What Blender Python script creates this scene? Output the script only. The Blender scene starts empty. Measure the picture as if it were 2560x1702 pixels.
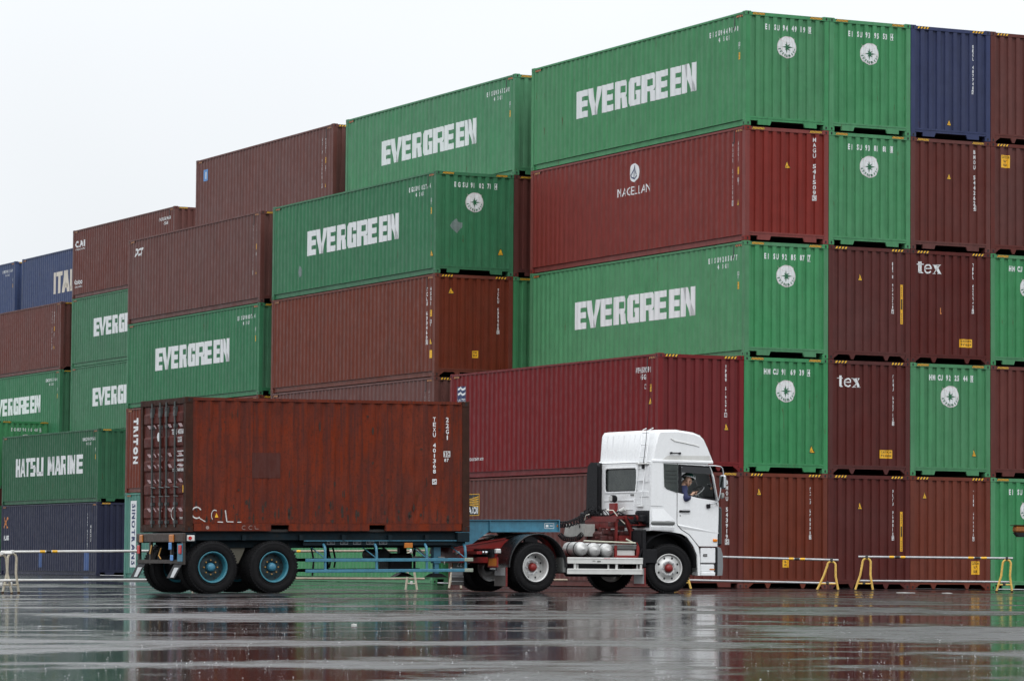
import bpy, math, random
from mathutils import Vector, Matrix
random.seed(7)
R = math.radians
SC = bpy.context.scene
COL = SC.collection

# ------------------------------------------------------------------ camera
CAM_H = 0.4965
cam = bpy.data.cameras.new("camera")
camo = bpy.data.objects.new("camera", cam)
COL.objects.link(camo)
cam.sensor_width = 36.0
cam.lens = 8959.3 / 2560 * 36
cam.clip_start = 0.5
cam.clip_end = 3000
camo.matrix_world = Matrix.Translation((0, 0, CAM_H)) @ Matrix.Rotation(math.pi / 2 + 0.0629, 4, 'X') @ Matrix.Rotation(0.00845, 4, 'Z')
cam.dof.use_dof = True
cam.dof.focus_distance = 76
cam.dof.aperture_fstop = 14.0
SC.camera = camo

# ------------------------------------------------------------------ sky, sun, exposure
W = bpy.data.worlds.new("World")
SC.world = W
W.use_nodes = True
nt = W.node_tree
bg = nt.nodes['Background']
sky = nt.nodes.new('ShaderNodeTexSky')
sky.sky_type = 'NISHITA'
sky.sun_disc = False
sky.sun_elevation = R(48)
sky.sun_rotation = R(200)
sky.air_density = 1.0
sky.dust_density = 4.0
hs = nt.nodes.new('ShaderNodeHueSaturation')
hs.inputs['Saturation'].default_value = 0.10
nt.links.new(sky.outputs[0], hs.inputs['Color'])
mx = nt.nodes.new('ShaderNodeMix')
mx.data_type = 'RGBA'
mx.inputs[0].default_value = 0.72            # an even cloud deck in front of the clear sky
mx.inputs[7].default_value = (9.4, 9.8, 10.2, 1)
nt.links.new(hs.outputs[0], mx.inputs[6])
# overcast deck: brighter overhead than at the horizon
tcw = nt.nodes.new('ShaderNodeTexCoord'); sxyz = nt.nodes.new('ShaderNodeSeparateXYZ'); nt.links.new(tcw.outputs['Generated'], sxyz.inputs[0])
mrw = nt.nodes.new('ShaderNodeMapRange'); mrw.inputs['From Min'].default_value = 0; mrw.inputs['From Max'].default_value = 1; mrw.inputs['To Min'].default_value = 0.70; mrw.inputs['To Max'].default_value = 1.55
nt.links.new(sxyz.outputs['Z'], mrw.inputs['Value'])
cln = nt.nodes.new('ShaderNodeTexNoise'); cln.inputs['Scale'].default_value = 3.0; cln.inputs['Detail'].default_value = 3; nt.links.new(tcw.outputs['Generated'], cln.inputs['Vector'])
clr = nt.nodes.new('ShaderNodeMapRange'); clr.inputs['From Min'].default_value = .35; clr.inputs['From Max'].default_value = .65; clr.inputs['To Min'].default_value = .94; clr.inputs['To Max'].default_value = 1.06; nt.links.new(cln.outputs['Fac'], clr.inputs['Value'])
mm1 = nt.nodes.new('ShaderNodeMath'); mm1.operation = 'MULTIPLY'; nt.links.new(mrw.outputs[0], mm1.inputs[0]); nt.links.new(clr.outputs[0], mm1.inputs[1])
vs = nt.nodes.new('ShaderNodeVectorMath'); vs.operation = 'SCALE'; nt.links.new(mx.outputs[2], vs.inputs[0]); nt.links.new(mm1.outputs[0], vs.inputs['Scale'])
nt.links.new(vs.outputs[0], bg.inputs['Color'])
bg.inputs['Strength'].default_value = 0.15
sun = bpy.data.lights.new("sun", 'SUN')
sun.energy = 0.6
sun.angle = R(50)
sun.color = (1, 0.97, 0.93)
suno = bpy.data.objects.new("sun", sun)
COL.objects.link(suno)
suno.rotation_euler = (R(42), 0, R(20))
SC.view_settings.view_transform = 'Standard'
SC.view_settings.look = 'None'
SC.view_settings.gamma = 1
SC.view_settings.exposure = 0.0
SC.cycles.max_bounces = 6
SC.cycles.glossy_bounces = 4
SC.cycles.caustics_reflective = False
SC.cycles.caustics_refractive = False

# ------------------------------------------------------------------ materials
MATS = {}
def lin(c):
    return tuple((v / 12.92 if v <= 0.04045 else ((v + 0.055) / 1.055) ** 2.4) for v in c)

def mat(name, rgb, rough=0.5, metal=0.0, dirt=0.0, dirtcol=None, streak=0.0, rust=0.0, coat=0.0, bump=0.0, scale=1.0, fade=0.0, emit=0.0, grime=0.0, spec=0.5, hard=0.0, vary=0.0):
    if name in MATS:
        return MATS[name]
    m = bpy.data.materials.new(name)
    m.use_nodes = True
    t = m.node_tree
    N, L = t.nodes, t.links
    b = N['Principled BSDF']
    b.inputs['Base Color'].default_value = (*rgb, 1)
    b.inputs['Roughness'].default_value = rough
    b.inputs['Metallic'].default_value = metal
    b.inputs['Specular IOR Level'].default_value = spec
    if coat:
        b.inputs['Coat Weight'].default_value = coat
        b.inputs['Coat Roughness'].default_value = 0.12
    if emit:
        b.inputs['Emission Color'].default_value = (*rgb, 1)
        b.inputs['Emission Strength'].default_value = emit
    if dirt or streak or rust or bump or fade or grime:
        tc = N.new('ShaderNodeTexCoord')
        oi = N.new('ShaderNodeObjectInfo')
        mul = N.new('ShaderNodeVectorMath'); mul.operation = 'SCALE'
        mul.inputs[0].default_value = (31, 57, 13)
        L.new(oi.outputs['Random'], mul.inputs['Scale'])
        add = N.new('ShaderNodeVectorMath'); add.operation = 'ADD'
        L.new(tc.outputs['Object'], add.inputs[0]); L.new(mul.outputs[0], add.inputs[1])
        P = add.outputs[0]
        def noise(sc, det, mapping=None, rgh=0.6):
            n = N.new('ShaderNodeTexNoise'); n.inputs['Scale'].default_value = sc
            n.inputs['Detail'].default_value = det; n.inputs['Roughness'].default_value = rgh
            v = P
            if mapping:
                mp = N.new('ShaderNodeMapping'); mp.inputs['Scale'].default_value = mapping
                L.new(P, mp.inputs['Vector']); v = mp.outputs[0]
            L.new(v, n.inputs['Vector'])
            return n.outputs['Fac']
        def ramp(src, a, c, lo=0.0, hi=1.0):
            r = N.new('ShaderNodeMapRange'); r.inputs['From Min'].default_value = a; r.inputs['From Max'].default_value = c
            r.inputs['To Min'].default_value = lo; r.inputs['To Max'].default_value = hi
            L.new(src, r.inputs['Value']); return r.outputs['Result']
        col = None
        def mixc(fac, c2, prev):
            x = N.new('ShaderNodeMix'); x.data_type = 'RGBA'
            L.new(fac, x.inputs[0])
            if prev is None: x.inputs[6].default_value = (*rgb, 1)
            else: L.new(prev, x.inputs[6])
            x.inputs[7].default_value = (*c2, 1)
            return x.outputs[2]
        if fade:
            g = sum(rgb) / 3
            fc = tuple(0.75 * v + 0.25 * g + 0.015 for v in rgb)
            col = mixc(ramp(noise(0.7 * scale, 3), 0.35, 0.7, 0, fade), fc, col)
        if dirt:
            dc = dirtcol or tuple(v * 0.35 for v in rgb)
            col = mixc(ramp(noise(2.3 * scale, 8, (1, 1, 0.55) if hard else None, 0.7), 0.42 if not hard else 0.53 - hard, 0.75 if not hard else 0.53 + hard, 0, dirt), dc, col)
        if streak:
            dc = dirtcol or tuple(v * 0.4 + 0.004 for v in rgb)
            col = mixc(ramp(noise(1.0 * scale, 6, (9, 9, 0.45)), 0.45, 0.8 if not hard else 0.62, 0, streak), dc, col)
        if grime:
            col = mixc(ramp(noise(14 * scale, 5), 0.5, 0.72, 0, grime), (0.02, 0.014, 0.01), col)
        if rust:
            col = mixc(ramp(noise(3.7 * scale, 10, (1.6, 1.6, 0.28) if vary else (1, 1, 0.6), 0.75), 0.64 - 0.1 * rust, 0.70, 0, 0.85), (0.075, 0.022, 0.008), col)
        if vary:
            hv = N.new('ShaderNodeHueSaturation'); L.new(ramp(oi.outputs['Random'], 0, 1, 1 - vary, 1 + vary), hv.inputs['Value']); L.new(col, hv.inputs['Color'])
            ml = N.new('ShaderNodeMath'); ml.operation = 'FRACT'; m7 = N.new('ShaderNodeMath'); m7.operation = 'MULTIPLY'; m7.inputs[1].default_value = 7.31; L.new(oi.outputs['Random'], m7.inputs[0]); L.new(m7.outputs[0], ml.inputs[0])
            L.new(ramp(ml.outputs[0], 0, 1, 0.86, 1.04), hv.inputs['Saturation']); col = hv.outputs[0]
        if col is not None:
            L.new(col, b.inputs['Base Color'])
        L.new(ramp(noise(5 * scale, 5), 0.3, 0.7, max(0.03, rough - 0.12), min(1, rough + 0.12)), b.inputs['Roughness'])
        if bump:
            bp = N.new('ShaderNodeBump'); bp.inputs['Strength'].default_value = bump; bp.inputs['Distance'].default_value = 0.02
            L.new(noise(2.2 * scale, 6), bp.inputs['Height']); L.new(bp.outputs[0], b.inputs['Normal'])
    MATS[name] = m
    return m

# ------------------------------------------------------------------ mesh builder
class MB:
    def __init__(s):
        s.v = []; s.f = []; s.mi = []; s.sm = []
    def add(s, verts, faces, mi=0, smooth=False):
        o = len(s.v); s.v += [tuple(v) for v in verts]
        for f in faces:
            s.f.append([o + i for i in f]); s.mi.append(mi); s.sm.append(smooth)
        return s
    def box(s, x0, x1, y0, y1, z0, z1, mi=0):
        v = [(x0, y0, z0), (x1, y0, z0), (x1, y1, z0), (x0, y1, z0), (x0, y0, z1), (x1, y0, z1), (x1, y1, z1), (x0, y1, z1)]
        return s.add(v, [(0, 3, 2, 1), (4, 5, 6, 7), (0, 1, 5, 4), (1, 2, 6, 5), (2, 3, 7, 6), (3, 0, 4, 7)], mi)
    def cbox(s, x0, x1, y0, y1, z0, z1, c=0.02, mi=0):
        """box with chamfered vertical and horizontal edges"""
        import itertools
        v = []; 
        cx, cy, cz = (x0 + x1) / 2, (y0 + y1) / 2, (z0 + z1) / 2
        hx, hy, hz = (x1 - x0) / 2, (y1 - y0) / 2, (z1 - z0) / 2
        c = min(c, hx * .9, hy * .9, hz * .9)
        idx = {}
        for sx, sy, sz in itertools.product((-1, 1), repeat=3):
            for ax in range(3):
                p = [sx * (hx - c), sy * (hy - c), sz * (hz - c)]
                p[ax] = (sx * hx, sy * hy, sz * hz)[ax]
                idx[(sx, sy, sz, ax)] = len(v); v.append((cx + p[0], cy + p[1], cz + p[2]))
        f = []
        for ax in range(3):
            o = [a for a in range(3) if a != ax]
            for sg in (-1, 1):
                q = []
                for a, b in ((-1, -1), (1, -1), (1, 1), (-1, 1)):
                    k = [0, 0, 0]; k[ax] = sg; k[o[0]] = a; k[o[1]] = b
                    q.append(idx[(*k, ax)])
                f.append(q)
        for ax in range(3):
            o = [a for a in range(3) if a != ax]
            for a in (-1, 1):
                for b in (-1, 1):
                    k1 = [0, 0, 0]; k1[o[0]] = a; k1[o[1]] = b; k2 = list(k1)
                    k1[ax] = -1; k2[ax] = 1
                    f.append([idx[(*k1, o[0])], idx[(*k2, o[0])], idx[(*k2, o[1])], idx[(*k1, o[1])]])
        for k in itertools.product((-1, 1), repeat=3):
            f.append([idx[(*k, 0)], idx[(*k, 1)], idx[(*k, 2)]])
        return s.add(v, f, mi)
    def prism(s, pts, axis, a, b, mi=0):
        """convex or concave outline pts (2D) extruded along axis from a to b; 2D order: x->(y,z), y->(x,z), z->(x,y)"""
        n = len(pts)
        def P(p, t):
            return (t, p[0], p[1]) if axis == 'x' else (p[0], t, p[1]) if axis == 'y' else (p[0], p[1], t)
        v = [P(p, a) for p in pts] + [P(p, b) for p in pts]
        f = [list(range(n)), list(range(2 * n - 1, n - 1, -1))] + [(i, (i + 1) % n, n + (i + 1) % n, n + i) for i in range(n)]
        return s.add(v, f, mi)
    def tube(s, path, r, n=8, mi=0, cap=True, smooth=True, closed=False):
        path = [Vector(p) for p in path]; m = len(path)
        rs = r if isinstance(r, (list, tuple)) else [r] * m
        v = []; up = None
        for i, p in enumerate(path):
            if closed: d = path[(i + 1) % m] - path[i - 1]
            else: d = path[min(i + 1, m - 1)] - path[max(i - 1, 0)]
            if d.length < 1e-9: d = Vector((0, 0, 1))
            d.normalize()
            if up is None:
                up = Vector((0, 0, 1)) if abs(d.z) < 0.9 else Vector((1, 0, 0))
            u = (up - d * up.dot(d))
            if u.length < 1e-5: u = d.orthogonal()
            u.normalize(); w = d.cross(u); up = u
            for k in range(n):
                a = 2 * math.pi * k / n
                v.append(p + (u * math.cos(a) + w * math.sin(a)) * rs[i])
        f = []
        for i in range(m if closed else m - 1):
            j = (i + 1) % m
            for k in range(n):
                f.append((i * n + k, i * n + (k + 1) % n, j * n + (k + 1) % n, j * n + k))
        s.add(v, f, mi, smooth)
        if cap and not closed:
            s.add([v[k] for k in range(n)], [list(range(n))[::-1]], mi)
            s.add([v[(m - 1) * n + k] for k in range(n)], [list(range(n))], mi)
        return s
    def cyl(s, p0, p1, r, n=16, mi=0):
        return s.tube([p0, p1], r, n, mi)
    def lathe(s, prof, c, axis='y', n=32, mi=0, smooth=True, a0=0.0, a1=2 * math.pi):
        """prof: list of (t along axis, radius)"""
        full = abs(a1 - a0 - 2 * math.pi) < 1e-6
        k = n if full else n + 1
        v = []
        for t, r in prof:
            for i in range(k):
                a = a0 + (a1 - a0) * i / n
                ca, sa = r * math.cos(a), r * math.sin(a)
                v.append((c[0] + ca, c[1] + t, c[2] + sa) if axis == 'y' else (c[0] + t, c[1] + ca, c[2] + sa) if axis == 'x' else (c[0] + ca, c[1] + sa, c[2] + t))
        f = []
        for j in range(len(prof) - 1):
            for i in range(n if full else n):
                i2 = (i + 1) % k
                if not full and i + 1 >= k: continue
                f.append((j * k + i, j * k + i2, (j + 1) * k + i2, (j + 1) * k + i))
        return s.add(v, f, mi, smooth)
    def sphere(s, c, r, n=16, m=10, mi=0, sc=(1, 1, 1), rot=None, cut=None):
        prof = [(math.cos(math.pi * i / m), math.sin(math.pi * i / m)) for i in range(m + 1)]
        v = []; f = []
        for z, q in prof:
            for k in range(n):
                a = 2 * math.pi * k / n
                p = Vector((q * math.cos(a) * sc[0] * r, q * math.sin(a) * sc[1] * r, z * sc[2] * r))
                if rot: p = rot @ p
                v.append(tuple(p + Vector(c)))
        for j in range(m):
            if cut is not None and prof[j + 1][0] < cut: continue
            for k in range(n):
                f.append((j * n + k, j * n + (k + 1) % n, (j + 1) * n + (k + 1) % n, (j + 1) * n + k))
        return s.add(v, f, mi, True)
    def poly(s, pts, mi=0):
        return s.add(pts, [list(range(len(pts)))], mi)
    def mesh(s, name, mats, sharp=35):
        me = bpy.data.meshes.new(name)
        me.from_pydata(s.v, [], s.f)
        if not isinstance(mats, (list, tuple)): mats = [mats]
        for m in mats: me.materials.append(m)
        me.polygons.foreach_set('material_index', s.mi)
        me.polygons.foreach_set('use_smooth', s.sm)
        me.update()
        return me
    def build(s, name, mats, parent=None, bevel=0.0, fix=False):
        me = s.mesh(name, mats)
        if fix:
            import bmesh
            bm = bmesh.new(); bm.from_mesh(me)
            bmesh.ops.remove_doubles(bm, verts=bm.verts, dist=1e-5)
            bmesh.ops.recalc_face_normals(bm, faces=bm.faces); bm.to_mesh(me); bm.free()
        return link(name, me, parent, bevel)

def link(name, me, parent=None, bevel=0.0):
    o = bpy.data.objects.new(name, me); COL.objects.link(o)
    if parent is not None: o.parent = parent
    if bevel:
        b = o.modifiers.new('bevel', 'BEVEL'); b.width = bevel; b.segments = 2; b.limit_method = 'ANGLE'; b.angle_limit = R(40)
    return o

def thing(name, label, cat, loc=(0, 0, 0), rotz=0.0, group=None):
    o = bpy.data.objects.new(name, None); COL.objects.link(o)
    o.empty_display_size = 0.3
    o.location = loc; o.rotation_euler = (0, 0, rotz)
    o['label'] = label; o['category'] = cat
    if group: o['group'] = group
    return o
def tag(o, label, cat, group=None):
    o['label'] = label; o['category'] = cat
    if group: o['group'] = group
    return o

def plate(outer, holes, axis, a, b):
    """flat plate with holes, extruded along axis"""
    import bmesh
    bm = bmesh.new(); es = []
    def P(p, t):
        return (t, p[0], p[1]) if axis == 'x' else (p[0], t, p[1]) if axis == 'y' else (p[0], p[1], t)
    for loop in [outer] + list(holes):
        vs = [bm.verts.new(P(p, a)) for p in loop]
        for i in range(len(vs)): es.append(bm.edges.new((vs[i], vs[(i + 1) % len(vs)])))
    bmesh.ops.triangle_fill(bm, use_beauty=True, edges=es)
    fs = list(bm.faces)
    bmesh.ops.recalc_face_normals(bm, faces=fs)
    r = bmesh.ops.extrude_face_region(bm, geom=fs)
    d = {'x': (b - a, 0, 0), 'y': (0, b - a, 0), 'z': (0, 0, b - a)}[axis]
    bmesh.ops.translate(bm, verts=[g for g in r['geom'] if isinstance(g, bmesh.types.BMVert)], vec=d)
    bmesh.ops.recalc_face_normals(bm, faces=bm.faces)
    bm.verts.ensure_lookup_table(); bm.verts.index_update()
    mb = MB(); mb.add([tuple(v.co) for v in bm.verts], [[v.index for v in f.verts] for f in bm.faces])
    bm.free()
    return mb

def rrect(x0, x1, z0, z1, r, n=5):
    pts = []
    for cx, cz, a0 in ((x1 - r, z0 + r, -90), (x1 - r, z1 - r, 0), (x0 + r, z1 - r, 90), (x0 + r, z0 + r, 180)):
        for i in range(n + 1):
            a = R(a0 + 90 * i / n); pts.append((cx + r * math.cos(a), cz + r * math.sin(a)))
    return pts

# ------------------------------------------------------------------ lettering
GL = {}
def glyph(ch, bold=0.0):
    """triangles of one character, capital height 1, left edge 0; returns (polys, width)"""
    k = (ch, bold)
    if k in GL: return GL[k]
    if ch == ' ':
        GL[k] = ([], 0.5); return GL[k]
    def raw(c):
        cu = bpy.data.curves.new('t', 'FONT'); cu.body = c; cu.size = 1; cu.offset = bold; cu.resolution_u = 2; cu.fill_mode = 'FRONT'
        ob = bpy.data.objects.new('t', cu); COL.objects.link(ob)
        dg = bpy.context.evaluated_depsgraph_get()
        me = ob.evaluated_get(dg).to_mesh()
        vs = [(v.co.x, v.co.y) for v in me.vertices]; ps = [[vs[i] for i in p.vertices] for p in me.polygons]
        ob.evaluated_get(dg).to_mesh_clear()
        bpy.data.objects.remove(ob); bpy.data.curves.remove(cu)
        return ps
    if ('H', bold, 'ref') not in GL:
        hp = raw('H'); GL[('H', bold, 'ref')] = (min(p[1] for q in hp for p in q), max(p[1] for q in hp for p in q))
    z0, z1 = GL[('H', bold, 'ref')]
    ps = raw(ch); k1 = 1 / (z1 - z0)
    xs = [p[0] for q in ps for p in q]; x0, x1 = min(xs), max(xs)
    GL[k] = ([[((p[0] - x0) * k1, (p[1] - z0) * k1) for p in q] for q in ps], (x1 - x0) * k1)
    return GL[k]

def r4(a, b, c, d): return [(a, c), (b, c), (b, d), (a, d)]
BL = {
 'E': [r4(0, .46, 0, 1), r4(.46, .98, 0, .23), r4(.46, .95, .39, .61), r4(.46, .98, .77, 1)],
 'V': [[(0, 1), (.40, 1), (.58, .12), (.66, 0), (.28, 0)], [(.64, 1), (1, 1), (.68, 0), (.50, 0), (.50, .25)]],
 'R': [r4(0, .42, 0, 1), r4(.42, .80, .8, 1), r4(.42, .80, .38, .56), [(.80, .38), (.88, .42), (.94, .5), (.94, .9), (.87, 1), (.80, 1)], [(.56, .38), (.94, .38), (1, 0), (.62, 0)]],
 'G': [[(0, .12), (.1, 0), (.44, 0), (.44, 1), (.1, 1), (0, .88)], r4(.44, .97, 0, .2), r4(.44, .97, .8, 1), r4(.66, .97, .2, .52), r4(.54, .66, .38, .52), r4(.66, .97, .66, .8)],
 'N': [r4(0, .36, 0, 1), r4(.68, 1, 0, 1), [(.1, 1), (.44, 1), (.92, 0), (.6, 0)]],
 'H': [r4(0, .34, 0, 1), r4(.66, 1, 0, 1), r4(.34, .66, .4, .62)],
 'A': [[(0, 0), (.34, 0), (.58, 1), (.22, 1)], [(.66, 0), (1, 0), (.78, 1), (.42, 1)], r4(.26, .74, .2, .38)],
 'T': [r4(.32, .68, 0, .8), r4(0, 1, .8, 1)],
 'S': [r4(.05, .95, .8, 1), r4(0, .4, .5, .8), r4(.05, .95, .42, .6), r4(.6, 1, .2, .5), r4(.05, .95, 0, .2)],
 'U': [r4(0, .36, .1, 1), r4(.64, 1, .1, 1), r4(.05, .95, 0, .22)],
 'M': [r4(0, .28, 0, 1), r4(.72, 1, 0, 1), [(.05, 1), (.36, 1), (.6, .2), (.42, .2)], [(.64, 1), (.95, 1), (.58, .2), (.40, .2)]],
 'I': [r4(.15, .85, 0, 1)],
}

def slice_x(poly, xs):
    out = []; cur = [poly]
    lo = min(p[0] for p in poly); hi = max(p[0] for p in poly)
    for x in xs:
        if x <= lo + 1e-6 or x >= hi - 1e-6: continue
        nxt = []
        for q in cur:
            a = []; b = []
            for i in range(len(q)):
                p, r = q[i], q[(i + 1) % len(q)]
                if abs(p[0] - x) < 1e-7:
                    a.append(p); b.append(p); continue
                (a if p[0] < x else b).append(p)
                if abs(r[0] - x) < 1e-7: continue
                if (p[0] - x) * (r[0] - x) < 0:
                    t = (x - p[0]) / (r[0] - p[0]); m = (x, p[1] + t * (r[1] - p[1])); a.append(m); b.append(m)
            if len(a) > 2: out.append(a)
            if len(b) > 2: nxt.append(b)
        cur = nxt
        if not cur: break
    return out + cur

class Face:
    """a wall surface that decals follow: s along the wall, z up, depth(s) inward"""
    def __init__(s, to3, breaks, depth): s.to3 = to3; s.br = breaks; s.d = depth
    def put(s, mb, polys, mi=0, lift=0.004):
        for q in polys:
            if len(q) > 8:      # fan the large outlines
                c = (sum(p[0] for p in q) / len(q), sum(p[1] for p in q) / len(q))
                tri = [[c, q[i], q[(i + 1) % len(q)]] for i in range(len(q))]
            else: tri = [q]
            for t in tri:
                for w in slice_x(t, s.br):
                    mb.poly([s.to3(p[0], p[1], s.d(p[0]) - lift) for p in w], mi)

def line_text(txt, x0, z0, h, wsc=0.75, bold=0.02, x1=None, gap=0.16, pos=None):
    """horizontal text; pos gives each letter's left edge; x1 stretches the line to end there"""
    out = []; x = 0.0; items = []
    for i, ch in enumerate(txt):
        ps, w = glyph(ch, bold)
        items.append((ps, x)); x += w + gap if ch != ' ' else 0.45
    tot = x - gap
    kx = (x1 - x0) / tot if x1 is not None else h * wsc
    for i, (ps, xx) in enumerate(items):
        lx = pos[i] if pos else x0 + xx * kx
        for q in ps: out.append([(lx + p[0] * (h * wsc if pos else kx), z0 + p[1] * h) for p in q])
    return out
def stack_text(txt, xc, ztop, zbot, w=0.075, bold=0.035, box_last=True):
    """letters under one another, spread from ztop to zbot"""
    n = len(txt); pitch = (ztop - zbot) / n; h = pitch * 0.80; w = w * 0.85; out = []; boxes = []
    for i, ch in enumerate(txt):
        ps, gw = glyph(ch, bold)
        if ch == ' ': continue
        ww = w if ch not in '1I' else w * 0.35
        z0 = ztop - (i + 1) * pitch + pitch * 0.2
        for q in ps: out.append([(xc - ww / 2 + p[0] / gw * ww, z0 + p[1] * h) for p in q])
        if box_last and i == n - 1:
            boxes = frame_polys(xc - w * .8, xc + w * .8, z0 - h * .14, z0 + h * 1.14, 0.012)
    return out + boxes
def rot_text(txt, s0, s1, zt, zb, bold=0.03, gap=0.18):
    """text turned a quarter clockwise, reading downwards"""
    x = 0; it = []
    for ch in txt:
        ps, w = glyph(ch, bold); it.append((ps, x)); x += w + gap
    k = (zt - zb) / (x - gap)
    return [[(s0 + p[1] * (s1 - s0), zt - (xx + p[0]) * k) for p in q] for ps, xx in it for q in ps]
def frame_polys(x0, x1, z0, z1, t):
    return [r4(x0, x1, z0, z0 + t), r4(x0, x1, z1 - t, z1), r4(x0, x0 + t, z0 + t, z1 - t), r4(x1 - t, x1, z0 + t, z1 - t)]
def block_text(txt, spans, z0, z1):
    out = []
    for ch, (a, b) in zip(txt, spans):
        for q in BL[ch]: out.append([(a + p[0] * (b - a), z0 + p[1] * (z1 - z0)) for p in q])
    return out
def ellipse(cx, cz, rx, rz, n=28): return [(cx + rx * math.cos(2 * math.pi * i / n), cz + rz * math.sin(2 * math.pi * i / n)) for i in range(n)]
def ring(cx, cz, rx, rz, t, a0=0, a1=360, n=24):
    o = []
    for i in range(n):
        a, b = R(a0 + (a1 - a0) * i / n), R(a0 + (a1 - a0) * (i + 1) / n)
        o.append([(cx + rx * math.cos(a), cz + rz * math.sin(a)), (cx + rx * math.cos(b), cz + rz * math.sin(b)),
                  (cx + (rx - t) * math.cos(b), cz + (rz - t) * math.sin(b)), (cx + (rx - t) * math.cos(a), cz + (rz - t) * math.sin(a))])
    return o
def seg(p, q, t):
    dx, dz = q[0] - p[0], q[1] - p[1]; l = math.hypot(dx, dz) or 1; nx, nz = -dz / l * t / 2, dx / l * t / 2
    return [(p[0] + nx, p[1] + nz), (p[0] - nx, p[1] - nz), (q[0] - nx, q[1] - nz), (q[0] + nx, q[1] + nz)]

# ------------------------------------------------------------------ ground
def gz(x, y):
    """yard level: a slight fall towards the left foreground"""
    s = min(0.13, 0.00045 * max(0.0, 7 - x) ** 2)
    t = min(1.0, max(0.0, (y - 86) / 14.0)); t = t * t * (3 - 2 * t)
    return -s * (1 - t)

def ground_material():
    m = bpy.data.materials.new('wet_asphalt'); m.use_nodes = True
    t = m.node_tree; N, L = t.nodes, t.links; b = N['Principled BSDF']
    tc = N.new('ShaderNodeTexCoord'); P = tc.outputs['Object']
    def noise(sc, det, rough=0.55, mp=None, dist=0.0):
        n = N.new('ShaderNodeTexNoise'); n.inputs['Scale'].default_value = sc; n.inputs['Detail'].default_value = det
        n.inputs['Roughness'].default_value = rough; n.inputs['Distortion'].default_value = dist
        if mp:
            k = N.new('ShaderNodeMapping'); k.inputs['Scale'].default_value = mp; k.inputs['Rotation'].default_value = (0, 0, R(8)); L.new(P, k.inputs['Vector']); L.new(k.outputs[0], n.inputs['Vector'])
        else: L.new(P, n.inputs['Vector'])
        return n.outputs['Fac']
    def mr(src, a, c, lo, hi):
        r = N.new('ShaderNodeMapRange'); r.inputs['From Min'].default_value = a; r.inputs['From Max'].default_value = c
        r.inputs['To Min'].default_value = lo; r.inputs['To Max'].default_value = hi; L.new(src, r.inputs['Value']); return r.outputs['Result']
    def math2(op, a, c):
        k = N.new('ShaderNodeMath'); k.operation = op
        for i, s in enumerate((a, c)):
            if isinstance(s, (int, float)): k.inputs[i].default_value = s
            else: L.new(s, k.inputs[i])
        return k.outputs[0]
    # standing water lies where several sizes of hollow coincide
    big = noise(0.19, 4, 0.55, (0.9, 1.0, 1), 0.6)
    mid = noise(1.15, 9, 0.74, (0.75, 1.0, 1), 0.9)
    h = math2('ADD', math2('MULTIPLY', big, 0.6), math2('MULTIPLY', mid, 0.4))
    pud = mr(math2('ADD', h, math2('MULTIPLY', noise(13, 6, 0.8), 0.10)), 0.500, 0.560, 0, 1)
    fine = noise(130, 3, 0.6)
    agg = noise(38, 4, 0.6)
    rip = noise(9, 3, 0.5)
    base = N.new('ShaderNodeMix'); base.data_type = 'RGBA'
    base.inputs[6].default_value = (0.030, 0.029, 0.030, 1); base.inputs[7].default_value = (0.014, 0.014, 0.015, 1)
    L.new(pud, base.inputs[0])
    tint = N.new('ShaderNodeMix'); tint.data_type = 'RGBA'; tint.blend_type = 'MULTIPLY'; tint.inputs[0].default_value = 0.7
    L.new(base.outputs[2], tint.inputs[6])
    cr = N.new('ShaderNodeValToRGB'); cr.color_ramp.elements[0].color = (0.45, 0.45, 0.45, 1); cr.color_ramp.elements[1].color = (1.5, 1.5, 1.5, 1)
    cr.color_ramp.elements[0].position = 0.3; cr.color_ramp.elements[1].position = 0.7
    L.new(agg, cr.inputs[0]); L.new(cr.outputs[0], tint.inputs[7])
    L.new(tint.outputs[2], b.inputs['Base Color'])
    rr = N.new('ShaderNodeMix'); rr.data_type = 'FLOAT'; L.new(pud, rr.inputs[0]); L.new(mr(noise(1.7, 4), 0.3, 0.7, DRY0, DRY1), rr.inputs[2]); L.new(mr(rip, 0.35, 0.75, PUD0, PUD1), rr.inputs[3])
    L.new(rr.outputs[0], b.inputs['Roughness'])
    b.inputs['IOR'].default_value = 1.33
    b.inputs['Specular IOR Level'].default_value = 0.5
    hgt = math2('ADD', math2('MULTIPLY', fine, 0.5), math2('MULTIPLY', agg, 0.6))
    hh = N.new('ShaderNodeMix'); hh.data_type = 'FLOAT'; L.new(pud, hh.inputs[0]); L.new(hgt, hh.inputs[2]); L.new(math2('ADD', math2('MULTIPLY', rip, 0.12), math2('MULTIPLY', fine, 0.06)), hh.inputs[3])
    bp = N.new('ShaderNodeBump'); bp.inputs['Strength'].default_value = 0.55; bp.inputs['Distance'].default_value = 0.004
    L.new(hh.outputs[0], bp.inputs['Height']); L.new(bp.outputs[0], b.inputs['Normal'])
    return m
DRY0, DRY1, PUD0, PUD1 = 0.20, 0.38, 0.035, 0.09

xs = [-900, -400, -200, -120] + [-80 + 2 * i for i in range(81)] + [120, 200, 400, 900]
ys = [-60, -20, 0] + [4 + 2 * i for i in range(60)] + [140, 160, 200, 300, 500, 900, 1600]
gm = MB(); gm.add([(x, y, gz(x, y)) for y in ys for x in xs], [(j * len(xs) + i, j * len(xs) + i + 1, (j + 1) * len(xs) + i + 1, (j + 1) * len(xs) + i) for j in range(len(ys) - 1) for i in range(len(xs) - 1)], 0, True)
g = gm.build('ground', ground_material()); g['kind'] = 'structure'

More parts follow.
